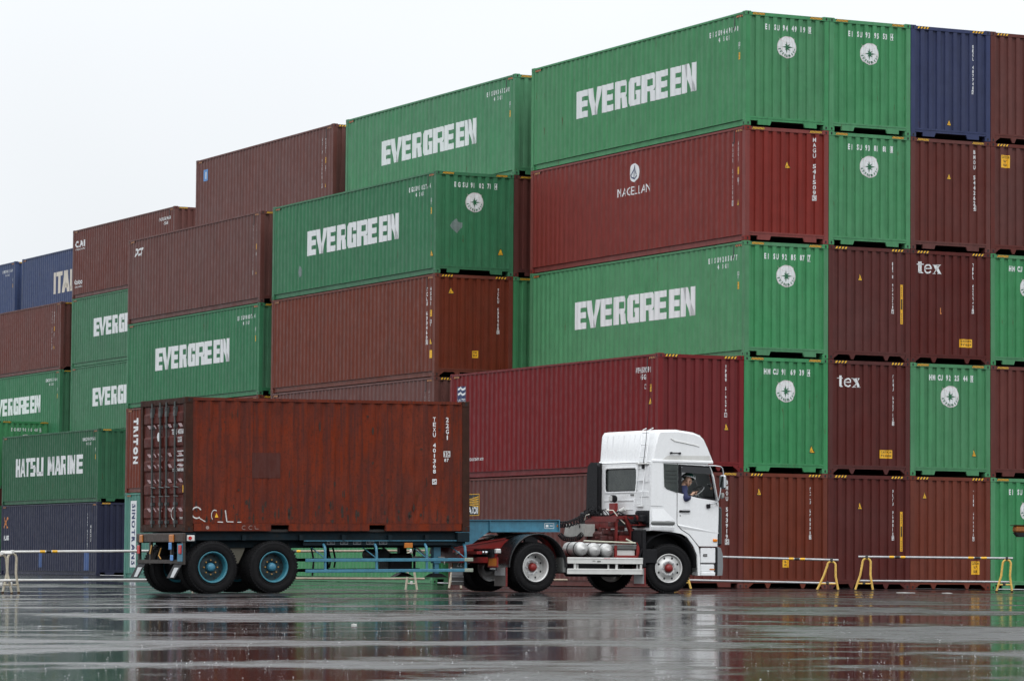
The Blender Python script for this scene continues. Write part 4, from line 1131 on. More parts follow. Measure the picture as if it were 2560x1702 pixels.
for y0, y1 in ((NY, NY + .035), (FY - .035, FY)):
    p = plate(quarter, [], 'y', y0, y1); cab.add(p.v, p.f)
    if y0 > 0:
        p = plate(door_o, [win_h], 'y', y0, y1); cab.add(p.v, p.f)
p = plate([(NY + .036, 1.62), (-.66, 1.70), (-.66, 1.62), (FY - .036, 1.62), (FY - .036, 2.69), (NY + .036, 2.69)] if False else [(NY + .036, 1.70), (-.66, 1.70), (-.66, 1.62), (FY - .036, 1.62), (FY - .036, 2.69), (NY + .036, 2.69)], [rrect(-.68, .56, 2.10, 2.59, .07)], 'x', 2.745, 2.785); cab.add(p.v, p.f)
cab.box(2.75, 4.18, NY + .036, FY - .036, 2.64, 2.69)
cab.box(2.79, 4.35, NY + .036, FY - .036, 1.28, 1.34)
cab.prism([(-1.20, .97), (1.03, .97), (1.03, 1.76), (-1.20, 1.76)], 'x', 4.38, 4.425)
# corner pillars and their curved corners
for s, hw in ((-1, 1.16), (1, .99)):
    pr = []
    for k in range(6):
        a = R(90 * k / 5); pr.append((4.345 + .08 * math.sin(a), s * (hw + .08 * math.cos(a))))
    v = [(x, y, .97) for x, y in pr] + [(x, y, 1.80) for x, y in pr]
    cab.add(v, [(i, i + 1, 7 + i, 6 + i) for i in range(5)], 0, True)
cab.prism([(2.79, 1.34), (4.3, 1.34), (4.3, 1.35), (2.79, 1.35)], 'y', -1.2, 1.03)
cb = kp('cab_body', cab, CBW, fix=True)
# moulded lines: wing behind the door, pressed flare over the grey trim
mb = MB(); mb.prism([(NY - .02, 1.46), (NY - .035, 1.48), (NY - .025, 1.56), (NY - .001, 1.74), (NY - .001, 1.46)], 'x', 2.76, 3.05)
mb.add([(3.05, NY - .02, 1.46), (3.05, NY - .035, 1.48), (3.05, NY - .025, 1.56), (3.05, NY - .001, 1.74), (3.34, NY - .001, 1.50), (3.34, NY - .001, 1.46)], [(0, 1, 4, 5), (1, 2, 4), (2, 3, 4)]); mb.build('side_flare', CBW, cb)
mb = MB(); mb.cbox(2.735, 3.27, NY - .055, NY, 1.405, 1.475, .03); mb.sphere((3.27, NY - .028, 1.44), .035, 10, 8, 0, (1.6, .75, 1)); mb.build('grey_trim', GRP, cb)
mb = MB(); mb.prism([(NY - .03, 1.29), (NY - .045, 1.36), (NY, 1.40), (NY, 1.29)], 'x', 2.74, 3.30); mb.build('sill_flare', CBW, cb)
mb = plate(qwin, [], 'y', NY - .0135, NY - .001); mb.build('quarter_window', DGL, cb)
mb = MB()
for z in (2.28, 2.36, 2.44, 2.52): mb.box(3.09, 3.36, NY - .018, NY - .0136, z, z + .008)
mb.build('window_louvre', BLP, cb)
# wing panel closing the gap between cab side and fairing
mb = MB(); mb.prism([(2.74, 1.80), (3.02, 1.80), (3.02, 2.70), (2.76, 2.70)], 'y', NY - .012, NY - .001); mb.build('wind_wing', CBW, cb, .008)
dr = plate(door_o, [win_f], 'y', NY - .012, NY + .03).build('door', CBW, tk)
mb = MB(); mb.add([(3.40, NY - .013, 1.425), (3.40, NY - .03, 1.40), (4.42, NY - .014, 1.26), (3.50, NY - .013, 1.325), (4.42, NY - .013, 1.24)], [(0, 1, 2), (1, 3, 4, 2)]); mb.build('door_crease', CBW, dr)
plate(win_f, [win_h], 'y', NY - .010, NY + .02).build('window_frame', BLP, dr)
mb = plate([(3.45, 2.63), (4.19, 2.61), (4.235, 2.50), (4.20, 2.47), (3.45, 2.50)], [], 'y', NY - .045, NY - .040)
mb.build('rain_visor', mat('smoked_visor', (.020, .021, .024), .15), dr)
mb = MB()
for x, z in ((3.47, 2.60), (3.60, 2.655), (4.02, 2.64)): mb.sphere((x, NY - .05, z), .009, 8, 6)
mb.build('visor_clip', CHR, dr)
mb = MB(); mb.cbox(3.43, 3.69, NY - .045, NY - .025, 1.675, 1.71, .012); mb.cbox(3.43, 3.50, NY - .04, NY - .01, 1.67, 1.715, .012)
h_ = mb.build('door_handle', BLP, dr)
mb = plate(rrect(3.50, 3.72, 1.63, 1.745, .04), [], 'y', NY - .0145, NY - .012); mb.build('handle_recess_shade', mat('shaded_recess_paint', (.62, .63, .64), .4), dr)  # flat plate in greyer white, the shade of a recess put into colour
mb = MB(); mb.cyl((3.46, NY - .012, 1.60), (3.46, NY - .02, 1.60), .011, 10); mb.build('key_lock', BLP, dr)
mb = MB(); mb.cbox(4.27, 4.38, NY - .035, NY - .01, 1.065, 1.125, .012); mb.build('side_indicator', AMB, dr)
mb = MB(); mb.box(3.386, 3.391, NY - .006, NY + .0, 1.435, 2.68); mb.build('door_gap', HOLE_SHADE, dr)
# step box under the door
mb = MB(); mb.cbox(3.99, 4.355, NY, NY + .35, .62, .945, .015); mb.cbox(3.99, 4.34, NY + .01, NY + .35, .43, .60, .02); mb.cbox(3.99, 4.345, NY - .01, NY + .35, .355, .435, .012)
sb = kp('step_box', mb, CBW)
mb = MB(); mb.cbox(4.04, 4.14, NY - .012, NY - .001, .755, .81, .008); mb.build('step_handle', BLP, sb)
mb = MB(); mb.box(4.05, 4.13, NY - .014, NY - .012, .765, .79); mb.build('handle_plate', STL, sb)
mb = MB(); mb.box(3.99, 4.35, NY + .02, NY + .34, .600, .620); mb.box(4.0, 4.33, NY - .002, NY + .1, .947, .955); mb.build('step_gap', BLP, sb)
mb = MB(); mb.box(4.21, 4.335, NY + .006, NY + .0105, .475, .505); mb.build('reflector', AMD, sb)
# front: grille corner, bumper
mb = MB(); 
for s in (-1, 1):
    mb.cbox(4.427, 4.53, s * 1.13 - .10 if s < 0 else .88, s * 1.13 + .10 if s < 0 else 1.06, .99, 1.80, .035)
mb.box(4.455, 4.50, -1.03, 1.03, 1.05, 1.72); kp('grille', mb, mat('dark_chrome', (.05, .055, .06), .25, .6), fix=False)
mb = MB(); mb.cbox(4.345, 4.42, -1.235, 1.235, .37, .955, .02); kp('bumper_core', mb, BLP)
mb = MB()
out = [(4.43, .37), (4.54, .38), (4.555, .55), (4.545, .80), (4.50, .93), (4.43, .955)]
mb.prism(out, 'y', -1.20, 1.20); bmp = kp('bumper', mb, mat('bumper_chrome', (.26, .27, .28), .22, 1.0), bevel=.012)
for y in (-.9, .9):
    mb = MB(); mb.cbox(4.545, 4.575, y - .17, y + .17, .58, .76, .02); mb.build('headlight', ALU, bmp)
# windows
g1 = kp('windscreen', MB().prism([(-1.15, 1.80), (1.0, 1.80), (.97, 2.62), (-1.10, 2.62)], 'x', 0, .006), GLS)
for v in g1.data.vertices: v.co.x += 4.44 - (v.co.z - 1.80) * .27
plate([(3.42, 2.08), (3.95, 1.99), (4.34, 1.945), (4.34, 1.95), (3.42, 2.085)], [], 'y', NY + .005, NY + .010).build('window_glass', GLS, dr)
mb = plate(rrect(-.675, .555, 2.105, 2.585, .068), [], 'x', 2.760, 2.768); rw = mb.build('rear_window', DGL, tk)
p = plate(rrect(-.71, .59, 2.07, 2.62, .09), [rrect(-.675, .555, 2.105, 2.585, .07)], 'x', 2.728, 2.7445); p.build('window_rim', CBW, rw, .006)
plate(rrect(-.675, .555, 2.105, 2.585, .07), [rrect(-.655, .535, 2.125, 2.565, .06)], 'x', 2.7455, 2.7595).build('rubber_seal', BLP, rw)
# rear panel pressings
mb = MB(); mb.cbox(2.732, 2.744, -.60, .60, 1.90, 1.935, .005); mb.cbox(2.732, 2.744, -.55, .62, 1.72, 1.735, .004); mb.cbox(2.73, 2.744, -1.16, -.80, 2.28, 2.62, .006); mb.cbox(2.73, 2.744, -1.16, -.80, 1.98, 2.10, .006); mb.build('pressed_panel', CBW, cb)
mb = MB(); mb.cbox(2.70, 2.744, -.95, -.72, 1.775, 1.79, .004); mb.build('foot_step', CBG, cb)
mb = MB(); mb.box(2.735, 2.744, -.58, -.45, 2.01, 2.045); mb.build('plate_badge', GRP, cb)
# interior
LIN = mat('dark_cab_lining', (.028, .028, .030), .7)
mb = MB(); mb.box(2.79, 4.30, NY + .04, FY - .04, 1.345, 1.36); mb.box(2.79, 2.82, NY + .04, FY - .04, 1.36, 2.09); mb.box(2.79, 4.12, NY + .04, FY - .04, 2.61, 2.638)
mb.prism([(4.02, 1.36), (4.385, 1.36), (4.385, 1.80), (4.25, 1.90), (4.05, 1.84)], 'y', NY + .05, FY - .05)
mb.box(3.0, 3.38, NY + .037, NY + .045, 1.36, 2.6); mb.box(3.40, 4.36, NY + .033, NY + .04, 1.36, 1.94)
kp('cab_lining', mb, LIN)
mb = MB()
for s in (-1,):
    mb.cbox(3.30, 3.85, -.98, -.45, 1.55, 1.70, .05); mb.prism([(3.28, 1.68), (3.42, 1.68), (3.26, 2.26), (3.14, 2.26)], 'y', -.96, -.47)
kp('driver_seat', mb, mat('seat_fabric', (.03, .03, .035), .8), bevel=.02)
WC = Vector((4.06, -.90, 2.10))
wn = Vector((-.62, 0, .78)).normalized(); w1 = Vector((0, 1, 0)); w2 = wn.cross(w1)
mb = MB(); mb.tube([WC + (w1 * math.cos(a) + w2 * math.sin(a)) * .205 for a in [2 * math.pi * k / 36 for k in range(36)]], .017, 8, closed=True)
for a in (0, 120, 240): mb.tube([WC - wn * .03, WC + (w1 * math.cos(R(a + 90)) + w2 * math.sin(R(a + 90))) * .2], .014, 6)
mb.tube([WC - wn * .05, WC - wn * .45], .03, 8); mb.sphere(WC - wn * .02, .05, 10, 8, 0, (1, 1, .5))
kp('steering_wheel', mb, mat('wheel_grey', (.16, .17, .17), .3))
# roof fairing lofted across the width
def fairing():
    mb = MB(); ys = [-1.24, -1.225, -1.16, -.9, -.5, 0, .5, .8, .98, 1.02, 1.04]; prof = []
    for y in ys:
        k = abs(y) / 1.24; b = .20 * (1 - k * k); ym = 1.24 if y < 0 else 1.04; e = max(0, (abs(y) - ym + .10) / .10); dz = -.05 * e * e; ins = .02 * e; rk = .10 * max(0, (y + 1.24) / 2.28)
        prof.append([(2.78 + rk + ins, y, 2.71), (2.82 + rk * .8 + ins, y, 2.95), (2.925 + ins, y, 3.33 + dz * .9), (2.96 + ins, y, 3.375 + dz), (3.40, y, 3.39 + dz), (3.80 + b * .4, y, 3.345 + dz), (3.98 + b * .6 - ins, y, 3.29 + dz), (4.07 + b * .8 - ins, y, 3.21 + dz * .8), (4.16 + b - ins, y, 3.03 + dz * .3), (4.235 + b - ins, y, 2.86), (4.265 + b, y, 2.76), (4.26 + b, y, 2.71)])
    n = len(prof[0]); v = [p for q in prof for p in q]
    f = [(j * n + i, (j + 1) * n + i, (j + 1) * n + i + 1, j * n + i + 1) for j in range(len(ys) - 1) for i in range(n - 1)]
    mb.add(v, f, 0, True); mb.add(prof[0], [list(range(n))]); mb.add(prof[-1], [list(range(n))[::-1]])
    return mb
fa = kp('roof_fairing', fairing(), CBW, fix=True)
mb = MB(); mb.cbox(2.765, 3.30, -1.245, 1.06, 2.695, 2.715, .008); mb.cbox(2.76, 4.275, -1.262, -1.20, 2.69, 2.755, .014); mb.cbox(2.88, 4.275, 1.01, 1.07, 2.69, 2.755, .014); mb.build('fairing_lip', CBW, fa)
# pressed back of the fairing
mb = MB()
def fx(y, z):
    rk = .10 * (y + 1.24) / 2.28
    return (2.78 + rk + (z - 2.71) / .24 * (.04 - .2 * rk)) if z < 2.95 else 2.82 + rk * .8 + (z - 2.95) / .38 * (.105 - .8 * rk)
for i in range(7):
    y = -.60 + i * .22
    for z0, z1 in ((2.76, 2.95), (2.95, 3.29)):
        mb.add([(fx(y, z0) - .0005, y, z0), (fx(y, z0) - .003, y + .03, z0), (fx(y, z0) - .0005, y + .06, z0), (fx(y, z1) - .0005, y, z1), (fx(y, z1) - .003, y + .03, z1), (fx(y, z1) - .0005, y + .06, z1)], [(0, 1, 4, 3), (1, 2, 5, 4)])
mb.build('pressed_rib', CBW, fa)
p = [(3.05, 2.74), (4.22, 2.74), (4.17, 2.90), (3.10, 2.93)]
mb = MB(); mb.add([(3.02, -1.243, 2.755), (4.23, -1.243, 2.755), (4.19, -1.243, 2.86), (3.14, -1.243, 2.84), (3.20, -1.225, 2.81)], [(0, 1, 2, 3)]); mb.build('fairing_grey_patch', CBG, fa)  # flat pale grey patch along the fairing side
mb = MB(); mb.tube([(3.22, -1.245, 3.20), (3.32, -1.25, 3.15), (3.55, -1.25, 3.115), (3.82, -1.248, 3.07), (3.93, -1.243, 3.045)], .008, 6); mb.build('crease_line', CBG, fa)
mb = MB(); mb.cbox(3.20, 3.25, -1.29, -1.24, 2.88, 2.92, .01); mb.cbox(3.41, 3.46, -1.29, -1.24, 2.875, 2.915, .01); mb.cbox(3.21, 3.45, -1.30, -1.278, 2.885, 2.908, .008); mb.build('grab_handle', BLP, fa)
mb = MB(); mb.cyl((3.6, .2, 3.38), (3.6, .2, 3.44), .02, 8); mb.build('roof_vent', STL, fa)
# ladder on the back of the cab
mb = MB(); l0, l1 = Vector((2.66, -.70, 1.80)), Vector((2.80, -.83, 3.38)); q0, q1 = Vector((2.66, -.98, 1.80)), Vector((2.80, -1.10, 3.38))
for a, b in ((l0, l1), (q0, q1)):
    hk = b + Vector((.08, 0, .03)); mb.tube([a, b, hk], .011, 6)
for i in range(7):
    t = .02 + .94 * i / 6; mb.tube([l0.lerp(l1, t), q0.lerp(q1, t)], .010, 6)
ld = kp('ladder', mb, CBW)
mb = MB(); mb.cbox(2.68, 2.75, -1.16, -.74, 2.655, 2.68, .006); mb.build('ladder_bracket', CBG, ld)
# aerial
mb = MB(); mb.tube([(2.70, -1.00, 2.62), (2.78, -.99, 3.2), (2.86, -1.02, 4.45)], [.009, .007, .003], 6); mb.cbox(2.67, 2.73, -1.03, -.97, 2.56, 2.66, .015); kp('aerial', mb, BLP)
# air intake duct, far rear corner
mb = MB(); mb.prism([(.74, 1.70), (1.10, 1.70), (1.08, 2.50), (1.04, 2.64), (.94, 2.70), (.74, 2.68)], 'x', 2.62, 2.735); sn = kp('air_intake', mb, BLP, bevel=.04)
mb = MB(); mb.cbox(2.45, 2.735, .72, 1.14, 1.30, 1.68, .03); mb.box(2.55, 2.735, .73, 1.12, 1.68, 1.71); mb.build('intake_box', BLP, sn)
# mirrors
mb = MB(); mb.tube([(4.15, -1.26, 2.655), (4.25, -1.36, 2.65), (4.36, -1.40, 2.635), (4.405, -1.40, 2.60), (4.43, -1.40, 2.50), (4.43, -1.40, 2.44)], .014, 8)
mb.tube([(4.37, -1.40, 2.20), (4.35, -1.40, 2.05), (4.32, -1.39, 1.93), (4.27, -1.36, 1.875), (4.15, -1.27, 1.855)], .014, 8)
mb.tube([(4.16, -1.27, 2.66), (4.20, -1.28, 2.56), (4.33, -1.28, 1.95), (4.37, -1.27, 1.82)], .011, 8)
mr_ = kp('mirror_arm', mb, CHR)
mb = MB(); mb.cbox(4.385, 4.46, -1.50, -1.31, 2.17, 2.46, .03); mm = mb.build('mirror', CHR, mr_)
mb = MB(); mb.cbox(4.378, 4.386, -1.485, -1.325, 2.19, 2.44, .003); mb.build('mirror_glass', mat('mirror_glass', (.10, .12, .12), .05, .8), mr_)
mb = MB(); mb.cbox(4.37, 4.43, -1.47, -1.34, 1.965, 2.09, .03); mb.build('mirror', STL, mr_)
mb = MB(); mb.cbox(4.10, 4.19, -1.30, -1.245, 1.765, 1.85, .015); mb.build('mirror_mount', BLP, mr_)
# wheel arch and flaps
mb = MB(); mb.lathe([(0, .745), (0, .72), (.42, .72), (.42, .745), (0, .745)], (3.20, -1.20, .50), 'y', 26, 0, True, R(2), R(166)); mb.lathe([(0, .745), (0, .72), (.42, .72), (.42, .745), (0, .745)], (3.20, .78, .50), 'y', 26, 0, True, R(2), R(166))
mb.box(2.58, 3.9, -.76, -.74, .62, 1.27); kp('wheel_arch', mb, BLP)
mb = MB(); mb.cbox(2.58, 2.66, -1.21, -.80, .52, 1.30, .015); mb.box(2.56, 2.58, -1.16, -.84, .80, 1.26); mb.cbox(2.60, 2.95, -1.19, -.80, .60, .90, .02); kp('splash_guard', mb, BLP)
mb = MB(); mb.box(2.575, 2.59, -1.30, -.84, .14, .51); fl = kp('front_mud_flap', mb, RED)
mb = MB(); mb.box(2.568, 2.574, -1.265, -.88, .185, .50); mb.build('flap_panel', SVR, fl)
# rear wheels' fenders
FEN = [(0, .675), (0, .655), (.56, .655), (.56, .675), (0, .675)]
mb = MB(); mb.lathe(FEN, (.04, -1.25, .50), 'y', 30, 0, True, R(1), R(180)); mb.tube([(.04 + .68 * math.cos(R(a)), -1.25, .50 + .68 * math.sin(R(a))) for a in range(0, 181, 10)], .012, 6); kp('rear_fender', mb, mat('black_gloss_fender', (.010, .010, .011), .30, spec=.4, dirt=.3, scale=3))
mb = MB(); mb.lathe(FEN, (.04, .69, .50), 'y', 30, 0, True, R(1), R(180)); kp('rear_fender', mb, SVR)
# chassis
for y in (-.42, .38):
    mb = MB(); mb.box(-1.30, 4.30, y - .04 if y < 0 else y + .07, y - .03 if y < 0 else y + .08, .60, .86); mb.box(-1.30, 4.30, y - .04, y + .08, .585, .60); mb.box(-1.30, 4.30, y - .04, y + .08, .86, .875)
    kp('chassis_rail', mb, RED)
    mb = MB(); mb.prism([(-1.52, .78), (-1.52, .86), (-.30, 1.07), (-.05, 1.07), (-.05, .88), (-1.2, .88)], 'y', y - .06, y + .10); mb.prism([(-1.50, .875), (-.30, 1.08), (-.30, 1.095), (-1.50, .89)], 'y', y - .10, y + .14); kp('ramp_arm', mb, RED)
mb = MB(); mb.box(-1.34, -1.28, -.46, .46, .58, .90); mb.box(-.5, -.42, -.4, .4, .62, .84); mb.box(.9, .98, -.4, .4, .62, .84); mb.box(2.0, 2.1, -.4, .4, .62, .84); mb.box(-1.25, -.9, -1.0, -.40, .76, .82); mb.box(-1.25, -.9, .42, 1.0, .76, .82); kp('cross_member', mb, RED)
mb = MB(); mb.lathe([(0, .0), (0, .46), (.05, .50), (.05, .0)], (.35, 0, 1.155), 'z', 28, 0, False); mb.box(.0, .7, -.44, .44, .875, .93); mb.box(.2, .5, -.44, -.36, .93, 1.16); mb.box(.2, .5, .36, .44, .93, 1.16); mb.prism([(-.35, 1.06), (.1, 1.16), (.1, 1.19), (-.35, 1.09)], 'y', -.32, -.12); mb.prism([(-.35, 1.06), (.1, 1.16), (.1, 1.19), (-.35, 1.09)], 'y', .12, .32); kp('fifth_wheel', mb, BLP)
mb = MB(); mb.cyl((0, -1.0, .50), (0, 1.0, .50), .09, 14); mb.sphere((0, 0, .50), .24, 16, 12, 0, (.8, 1, 1)); mb.cyl((0, .1, .58), (2.2, .05, .74), .05, 10); mb.box(-.6, .6, -.52, -.44, .56, .62); mb.box(-.6, .6, .44, .52, .56, .62); mb.cyl((3.2, -.9, .47), (3.2, .9, .47), .06, 10); kp('axle', mb, BLP)
for x, y, rz, kd in ((0, -1.235, 0, 'rear'), (0, 1.235, math.pi, 'rear')):
    wheel(tk, (x, y, .505), rz, kd); wheel(tk, (x, y + (.32 if y < 0 else -.32), .505), rz, kd, True)
wheel(tk, (3.20, -1.235, .505), R(-11), 'front'); wheel(tk, (3.20, 1.235, .505), math.pi + R(-11), 'front')
# rear lights, plates and flaps
mb = MB(); mb.box(-1.02, -.96, -1.22, -.44, .70, .86); lb = kp('rear_light_bar', mb, BLP)
for k in range(3):
    mb = MB(); y = -.84 - k * .115 + .08; mb.lathe([(0, .0), (.0, .028), (-.10, .036), (-.11, .030), (-.11, 0)], (-1.02, y - .12, .79), 'x', 14); mb.build('lamp', CHR, lb)
mb = MB(); mb.cbox(-.98, -.86, -1.32, -1.22, .77, .87, .02); mb.build('corner_lamp', ALU, lb)
mb = MB(); mb.lathe([(0, 0), (0, .04), (-.07, .05), (-.09, .035), (-.10, 0)], (-1.34, -.42, .80), 'x', 14); mb.build('work_lamp', CRM, lb)
mb = MB(); mb.lathe([(0, 0), (0, .04), (-.07, .05), (-.09, .035), (-.10, 0)], (-1.34, .52, .80), 'x', 14); mb.build('work_lamp', CHR, lb)
mb = MB(); mb.cbox(-.98, -.96, -1.33, -1.0, .52, .68, .006); o = mb.build('amber_reflector', AMD, lb)
mb = MB(); mb.box(-.978, -.955, -1.36, -.97, .50, .70); mb.build('reflector_bracket', RED, lb)
mb = MB(); mb.box(-.96, -.955, -1.30, -1.02, .435, .50); o = mb.build('code_plate', BLP, lb)
PF = Face(lambda s, z, d: (-.964, -s, z), [-2, 2], lambda s: 0)
q = decal(PF, 'plate_lettering', o, [(line_text('AKR1500', 1.04, .45, .035, x1=1.28, bold=.02), WHT)])
mb = MB(); mb.box(-1.24, -1.23, -.58, .02, .47, .66); o = kp('number_plate', mb, mat('plate_green', (.03, .07, .06), .5))
PF = Face(lambda s, z, d: (-1.244, -s, z), [-2, 2], lambda s: 0)
decal(PF, 'plate_lettering', o, [(line_text('22 11', .16, .50, .12, x1=.56, bold=.02), WHT)])
mb = MB(); mb.box(-1.25, -1.23, .03, .16, .49, .64); kp('amber_reflector', mb, AMD)
for y0, y1 in ((-1.36, -.86), (.42, .92)):
    mb = MB(); mb.box(-.76, -.745, y0, y1, .12, .50); f_ = kp('rear_mud_flap', mb, mat('dusty_rubber', (.11, .10, .095), .7, dirt=.4, scale=5))
    if y0 < 0:
        mb = MB(); mb.box(-.765, -.761, y0 + .06, y1 - .03, .335, .495); mb.build('flap_panel', SVR, f_); mb = MB(); mb.box(-.766, -.74, y0, y0 + .03, .12, .50); mb.build('flap_edge', RED, f_)
    else:
        mb = MB(); mb.box(-.765, -.761, y0 + .02, y1 - .02, .32, .495); mb.build('flap_panel', SVR, f_)
        mb = MB(); mb.box(-.768, -.766, y0 - .02, y1 + .02, .29, .305); mb.box(-.768, -.766, y0 - .02, y1 + .02, .195, .21); mb.build('flap_strip', WHT, f_)
# air tanks
for x, z in ((1.19, .885), (1.50, .87), (1.80, .86)):
    mb = MB(); mb.lathe([(0, 0), (.02, .05), (.045, .10), (.07, .132), (.10, .142), (.13, .146), (.62, .146), (.68, .11), (.70, 0)], (x, -1.15, z), 'y', 28); t_ = kp('air_tank', mb, ALU)
    mb = MB()
    for y in (-.98, -.72): mb.lathe([(0, .148), (0, .152), (.03, .152), (.03, .148)], (x, y, z), 'y', 24)
    mb.build('tank_strap', BLP, t_)
# battery cage
mb = MB(); mb.box(1.93, 2.50, -1.16, -1.12, .71, .765); mb.box(1.93, 1.98, -1.16, -1.12, .765, .97); mb.box(2.46, 2.51, -1.16, -1.12, .765, .97); mb.box(1.93, 2.5, -1.16, -.55, .70, .72); mb.tube([(2.47, -1.14, 1.03), (2.52, -1.14, .93), (2.53, -1.14, .70)], .014, 6); bc = kp('battery_cage', mb, RED)
mb = MB(); mb.cbox(1.99, 2.45, -1.10, -.60, .73, .88, .01); mb.build('battery', CBG, bc)
mb = MB(); mb.cbox(1.96, 2.49, -1.14, -.56, .88, .99, .02); mb.build('battery_cover', GRP, bc)
mb = MB(); mb.tube([(1.16, -1.18, 1.05), (1.75, -1.19, 1.035), (2.40, -1.20, 1.02)], .018, 8); mb.tube([(2.20, -1.15, 1.10), (2.33, -1.19, 1.03)], .018, 6); kp('side_pipe', mb, mat('pale_pipe', (.50, .50, .40), .45, dirt=.4, scale=5))
# aluminium side guard
mb = MB()
for z0, z1 in ((.585, .715), (.37, .485)):
    mb.cbox(.74, 2.56, -1.245, -1.215, z0, z1, .008); mb.box(.745, 2.555, -1.252, -1.245, z1 - .03, z1 - .012); mb.box(.745, 2.555, -1.252, -1.245, z0 + .006, z0 + .020)
sg = kp('side_guard', mb, CBG)
mb = MB()
for x in (.90, 1.90, 2.49): mb.box(x, x + .055, -1.232, -1.222, .485, .585)
for x in (1.0, 1.74, 2.44): mb.box(x, x + .04, -1.18, -1.17, .485, .585)
mb.build('guard_post', CBG, sg)
mb = MB(); mb.box(1.60, 1.76, -1.2535, -1.252, .692, .700); mb.build('red_marking', RLN, sg)
mb = MB(); mb.box(1.45, 1.53, -1.2535, -1.246, .625, .65); mb.box(1.34, 1.40, -1.2535, -1.246, .64, .652); mb.build('maker_marking', GRP, sg)
mb = MB(); mb.cbox(.66, .73, -1.20, -.9, .40, .72, .01); kp('guard_bracket', mb, GRP)
# sill tanks behind the guard, engine and plumbing behind the cab
mb = MB(); mb.cbox(.85, 2.3, .62, 1.2, .38, .86, .08); mb.cbox(1.1, 2.3, -.9, -.45, .32, .62, .05); kp('fuel_tank', mb, BLP)
mb = MB(); mb.cbox(2.15, 3.9, -.36, .36, .62, 1.27, .06); mb.cbox(1.9, 2.2, -.25, .25, .60, 1.05, .06); kp('engine', mb, RDK)
mb = MB(); rr_ = random.Random(5)
for i in range(26):
    x = 2.0 + rr_.random() * .95; y = -.62 + rr_.random() * .5; z = .95 + rr_.random() * .42; a = .03 + rr_.random() * .06
    mb.cbox(x, x + a * 1.6, y, y + a, z, z + a * 1.2, .01)
kp('valve_block', mb, RDK)['kind'] = 'stuff'
mb = MB()
mb.box(2.30, 2.36, -.60, .66, 1.46, 1.58); mb.box(2.30, 2.73, -.64, -.60, 1.52, 1.58); mb.box(2.30, 2.73, .66, .70, 1.52, 1.58)
for y in (-.58, -.3, .1, .60): mb.box(2.31, 2.35, y, y + .06, .88, 1.46)
mb.box(2.315, 2.335, -.56, .62, 1.32, 1.46); mb.prism([(2.45, 1.58), (2.52, 1.60), (2.72, 1.20), (2.66, 1.16)], 'y', -.66, -.58); mb.prism([(2.55, 1.60), (2.60, 1.60), (2.74, 1.40), (2.70, 1.38)], 'y', -.95, -.90)
mb.box(2.62, 2.92, -.98, -.60, 1.385, 1.41); mb.box(2.6, 2.9, -.72, -.66, .9, 1.30); mb.box(2.35, 2.62, -.66, -.6, .88, 1.18)
kp('pipe_frame', mb, mat('worn_red_paint', (.17, .014, .012), .5, dirt=.6, dirtcol=(.015, .008, .008), scale=7))
mb = MB(); mb.box(2.36, 2.38, -.5, .5, .90, 1.30); kp('chassis_cover', mb, RDK)
mb = MB(); mb.cbox(2.56, 2.64, -.12, .12, 1.45, 1.86, .01); tw = kp('lamp_tower', mb, RED)
mb = MB(); mb.cbox(2.54, 2.62, -.08, .10, 1.88, 2.03, .03); mb.sphere((2.63, .01, 1.95), .08, 12, 8, 0, (.7, 1, 1)); wl = mb.build('work_lamp', BLP, tw)
mb = MB(); mb.cbox(2.528, 2.541, -.05, .08, 1.90, 2.01, .004); mb.build('lamp_lens', ALU, tw)
mb = MB(); mb.cyl((2.60, -.20, 1.66), (2.68, -.32, 1.74), .05, 12); kp('filter', mb, CBG)
mb = MB(); mb.cbox(2.72, 2.95, -1.20, -.66, 1.42, 1.69, .02); mb.cbox(2.62, 2.74, -1.1, -.74, 1.46, 1.60, .02); mb.cyl((2.62, -.9, 1.66), (2.62, -.9, 1.62), .04, 10); kp('air_cleaner', mb, BLP)
mb = MB(); mb.prism([(.10, 1.16), (.92, 1.15), (.82, 1.42), (.06, 1.42)], 'x', 1.93, 1.95); mb.box(1.95, 2.20, .09, .80, 1.16, 1.415); tbx = kp('tool_box', mb, mat('grey_tool_box', (.38, .38, .36), .5, dirt=.4, streak=.3, scale=4))
mb = MB(); 
for y in (.25, .68): mb.box(1.922, 1.93, y - .015, y + .015, 1.33, 1.39)
mb.build('latch', BLP, tbx)
# coiled lines
def coil(path, r, turns, tr_, n=10):
    pts = []; m = turns * n; path = [Vector(p) for p in path]
    seg_ = len(path) - 1
    for i in range(m + 1):
        t = i / m * seg_; k = min(int(t), seg_ - 1); f = t - k; p = path[k].lerp(path[k + 1], f); d = (path[k + 1] - path[k]).normalized()
        u = d.cross(Vector((0, 0, 1))).normalized(); w = d.cross(u); a = 2 * math.pi * i / n
        pts.append(p + (u * math.cos(a) + w * math.sin(a)) * r)
    mb = MB(); mb.tube(pts, tr_, 5); return mb
mi = KM.inverted() @ TM @ Vector((8.40, 1.22, .21))
pth = []
e0, e1 = Vector(mi), Vector((2.42, .50, 1.68))
for i in range(9):
    t = i / 8; p = e0.lerp(e1, t); p.z -= .16 * math.sin(math.pi * t) * (1 - .25 * t); pth.append(p)
kp('coiled_air_line', coil(pth, .062, 17, .012), BLP)
pth2 = [p + Vector((0, .14, -.01)) for p in pth]; kp('coiled_air_line', coil(pth2, .055, 15, .010), BLP)
kp('coiled_cable', coil([(1.86, .95, 1.20), (1.86, .8, 1.12), (1.86, .5, 1.09), (1.86, .2, 1.12), (1.86, .05, 1.2)], .045, 16, .011), BLP)
mb = MB(); rr_ = random.Random(9)
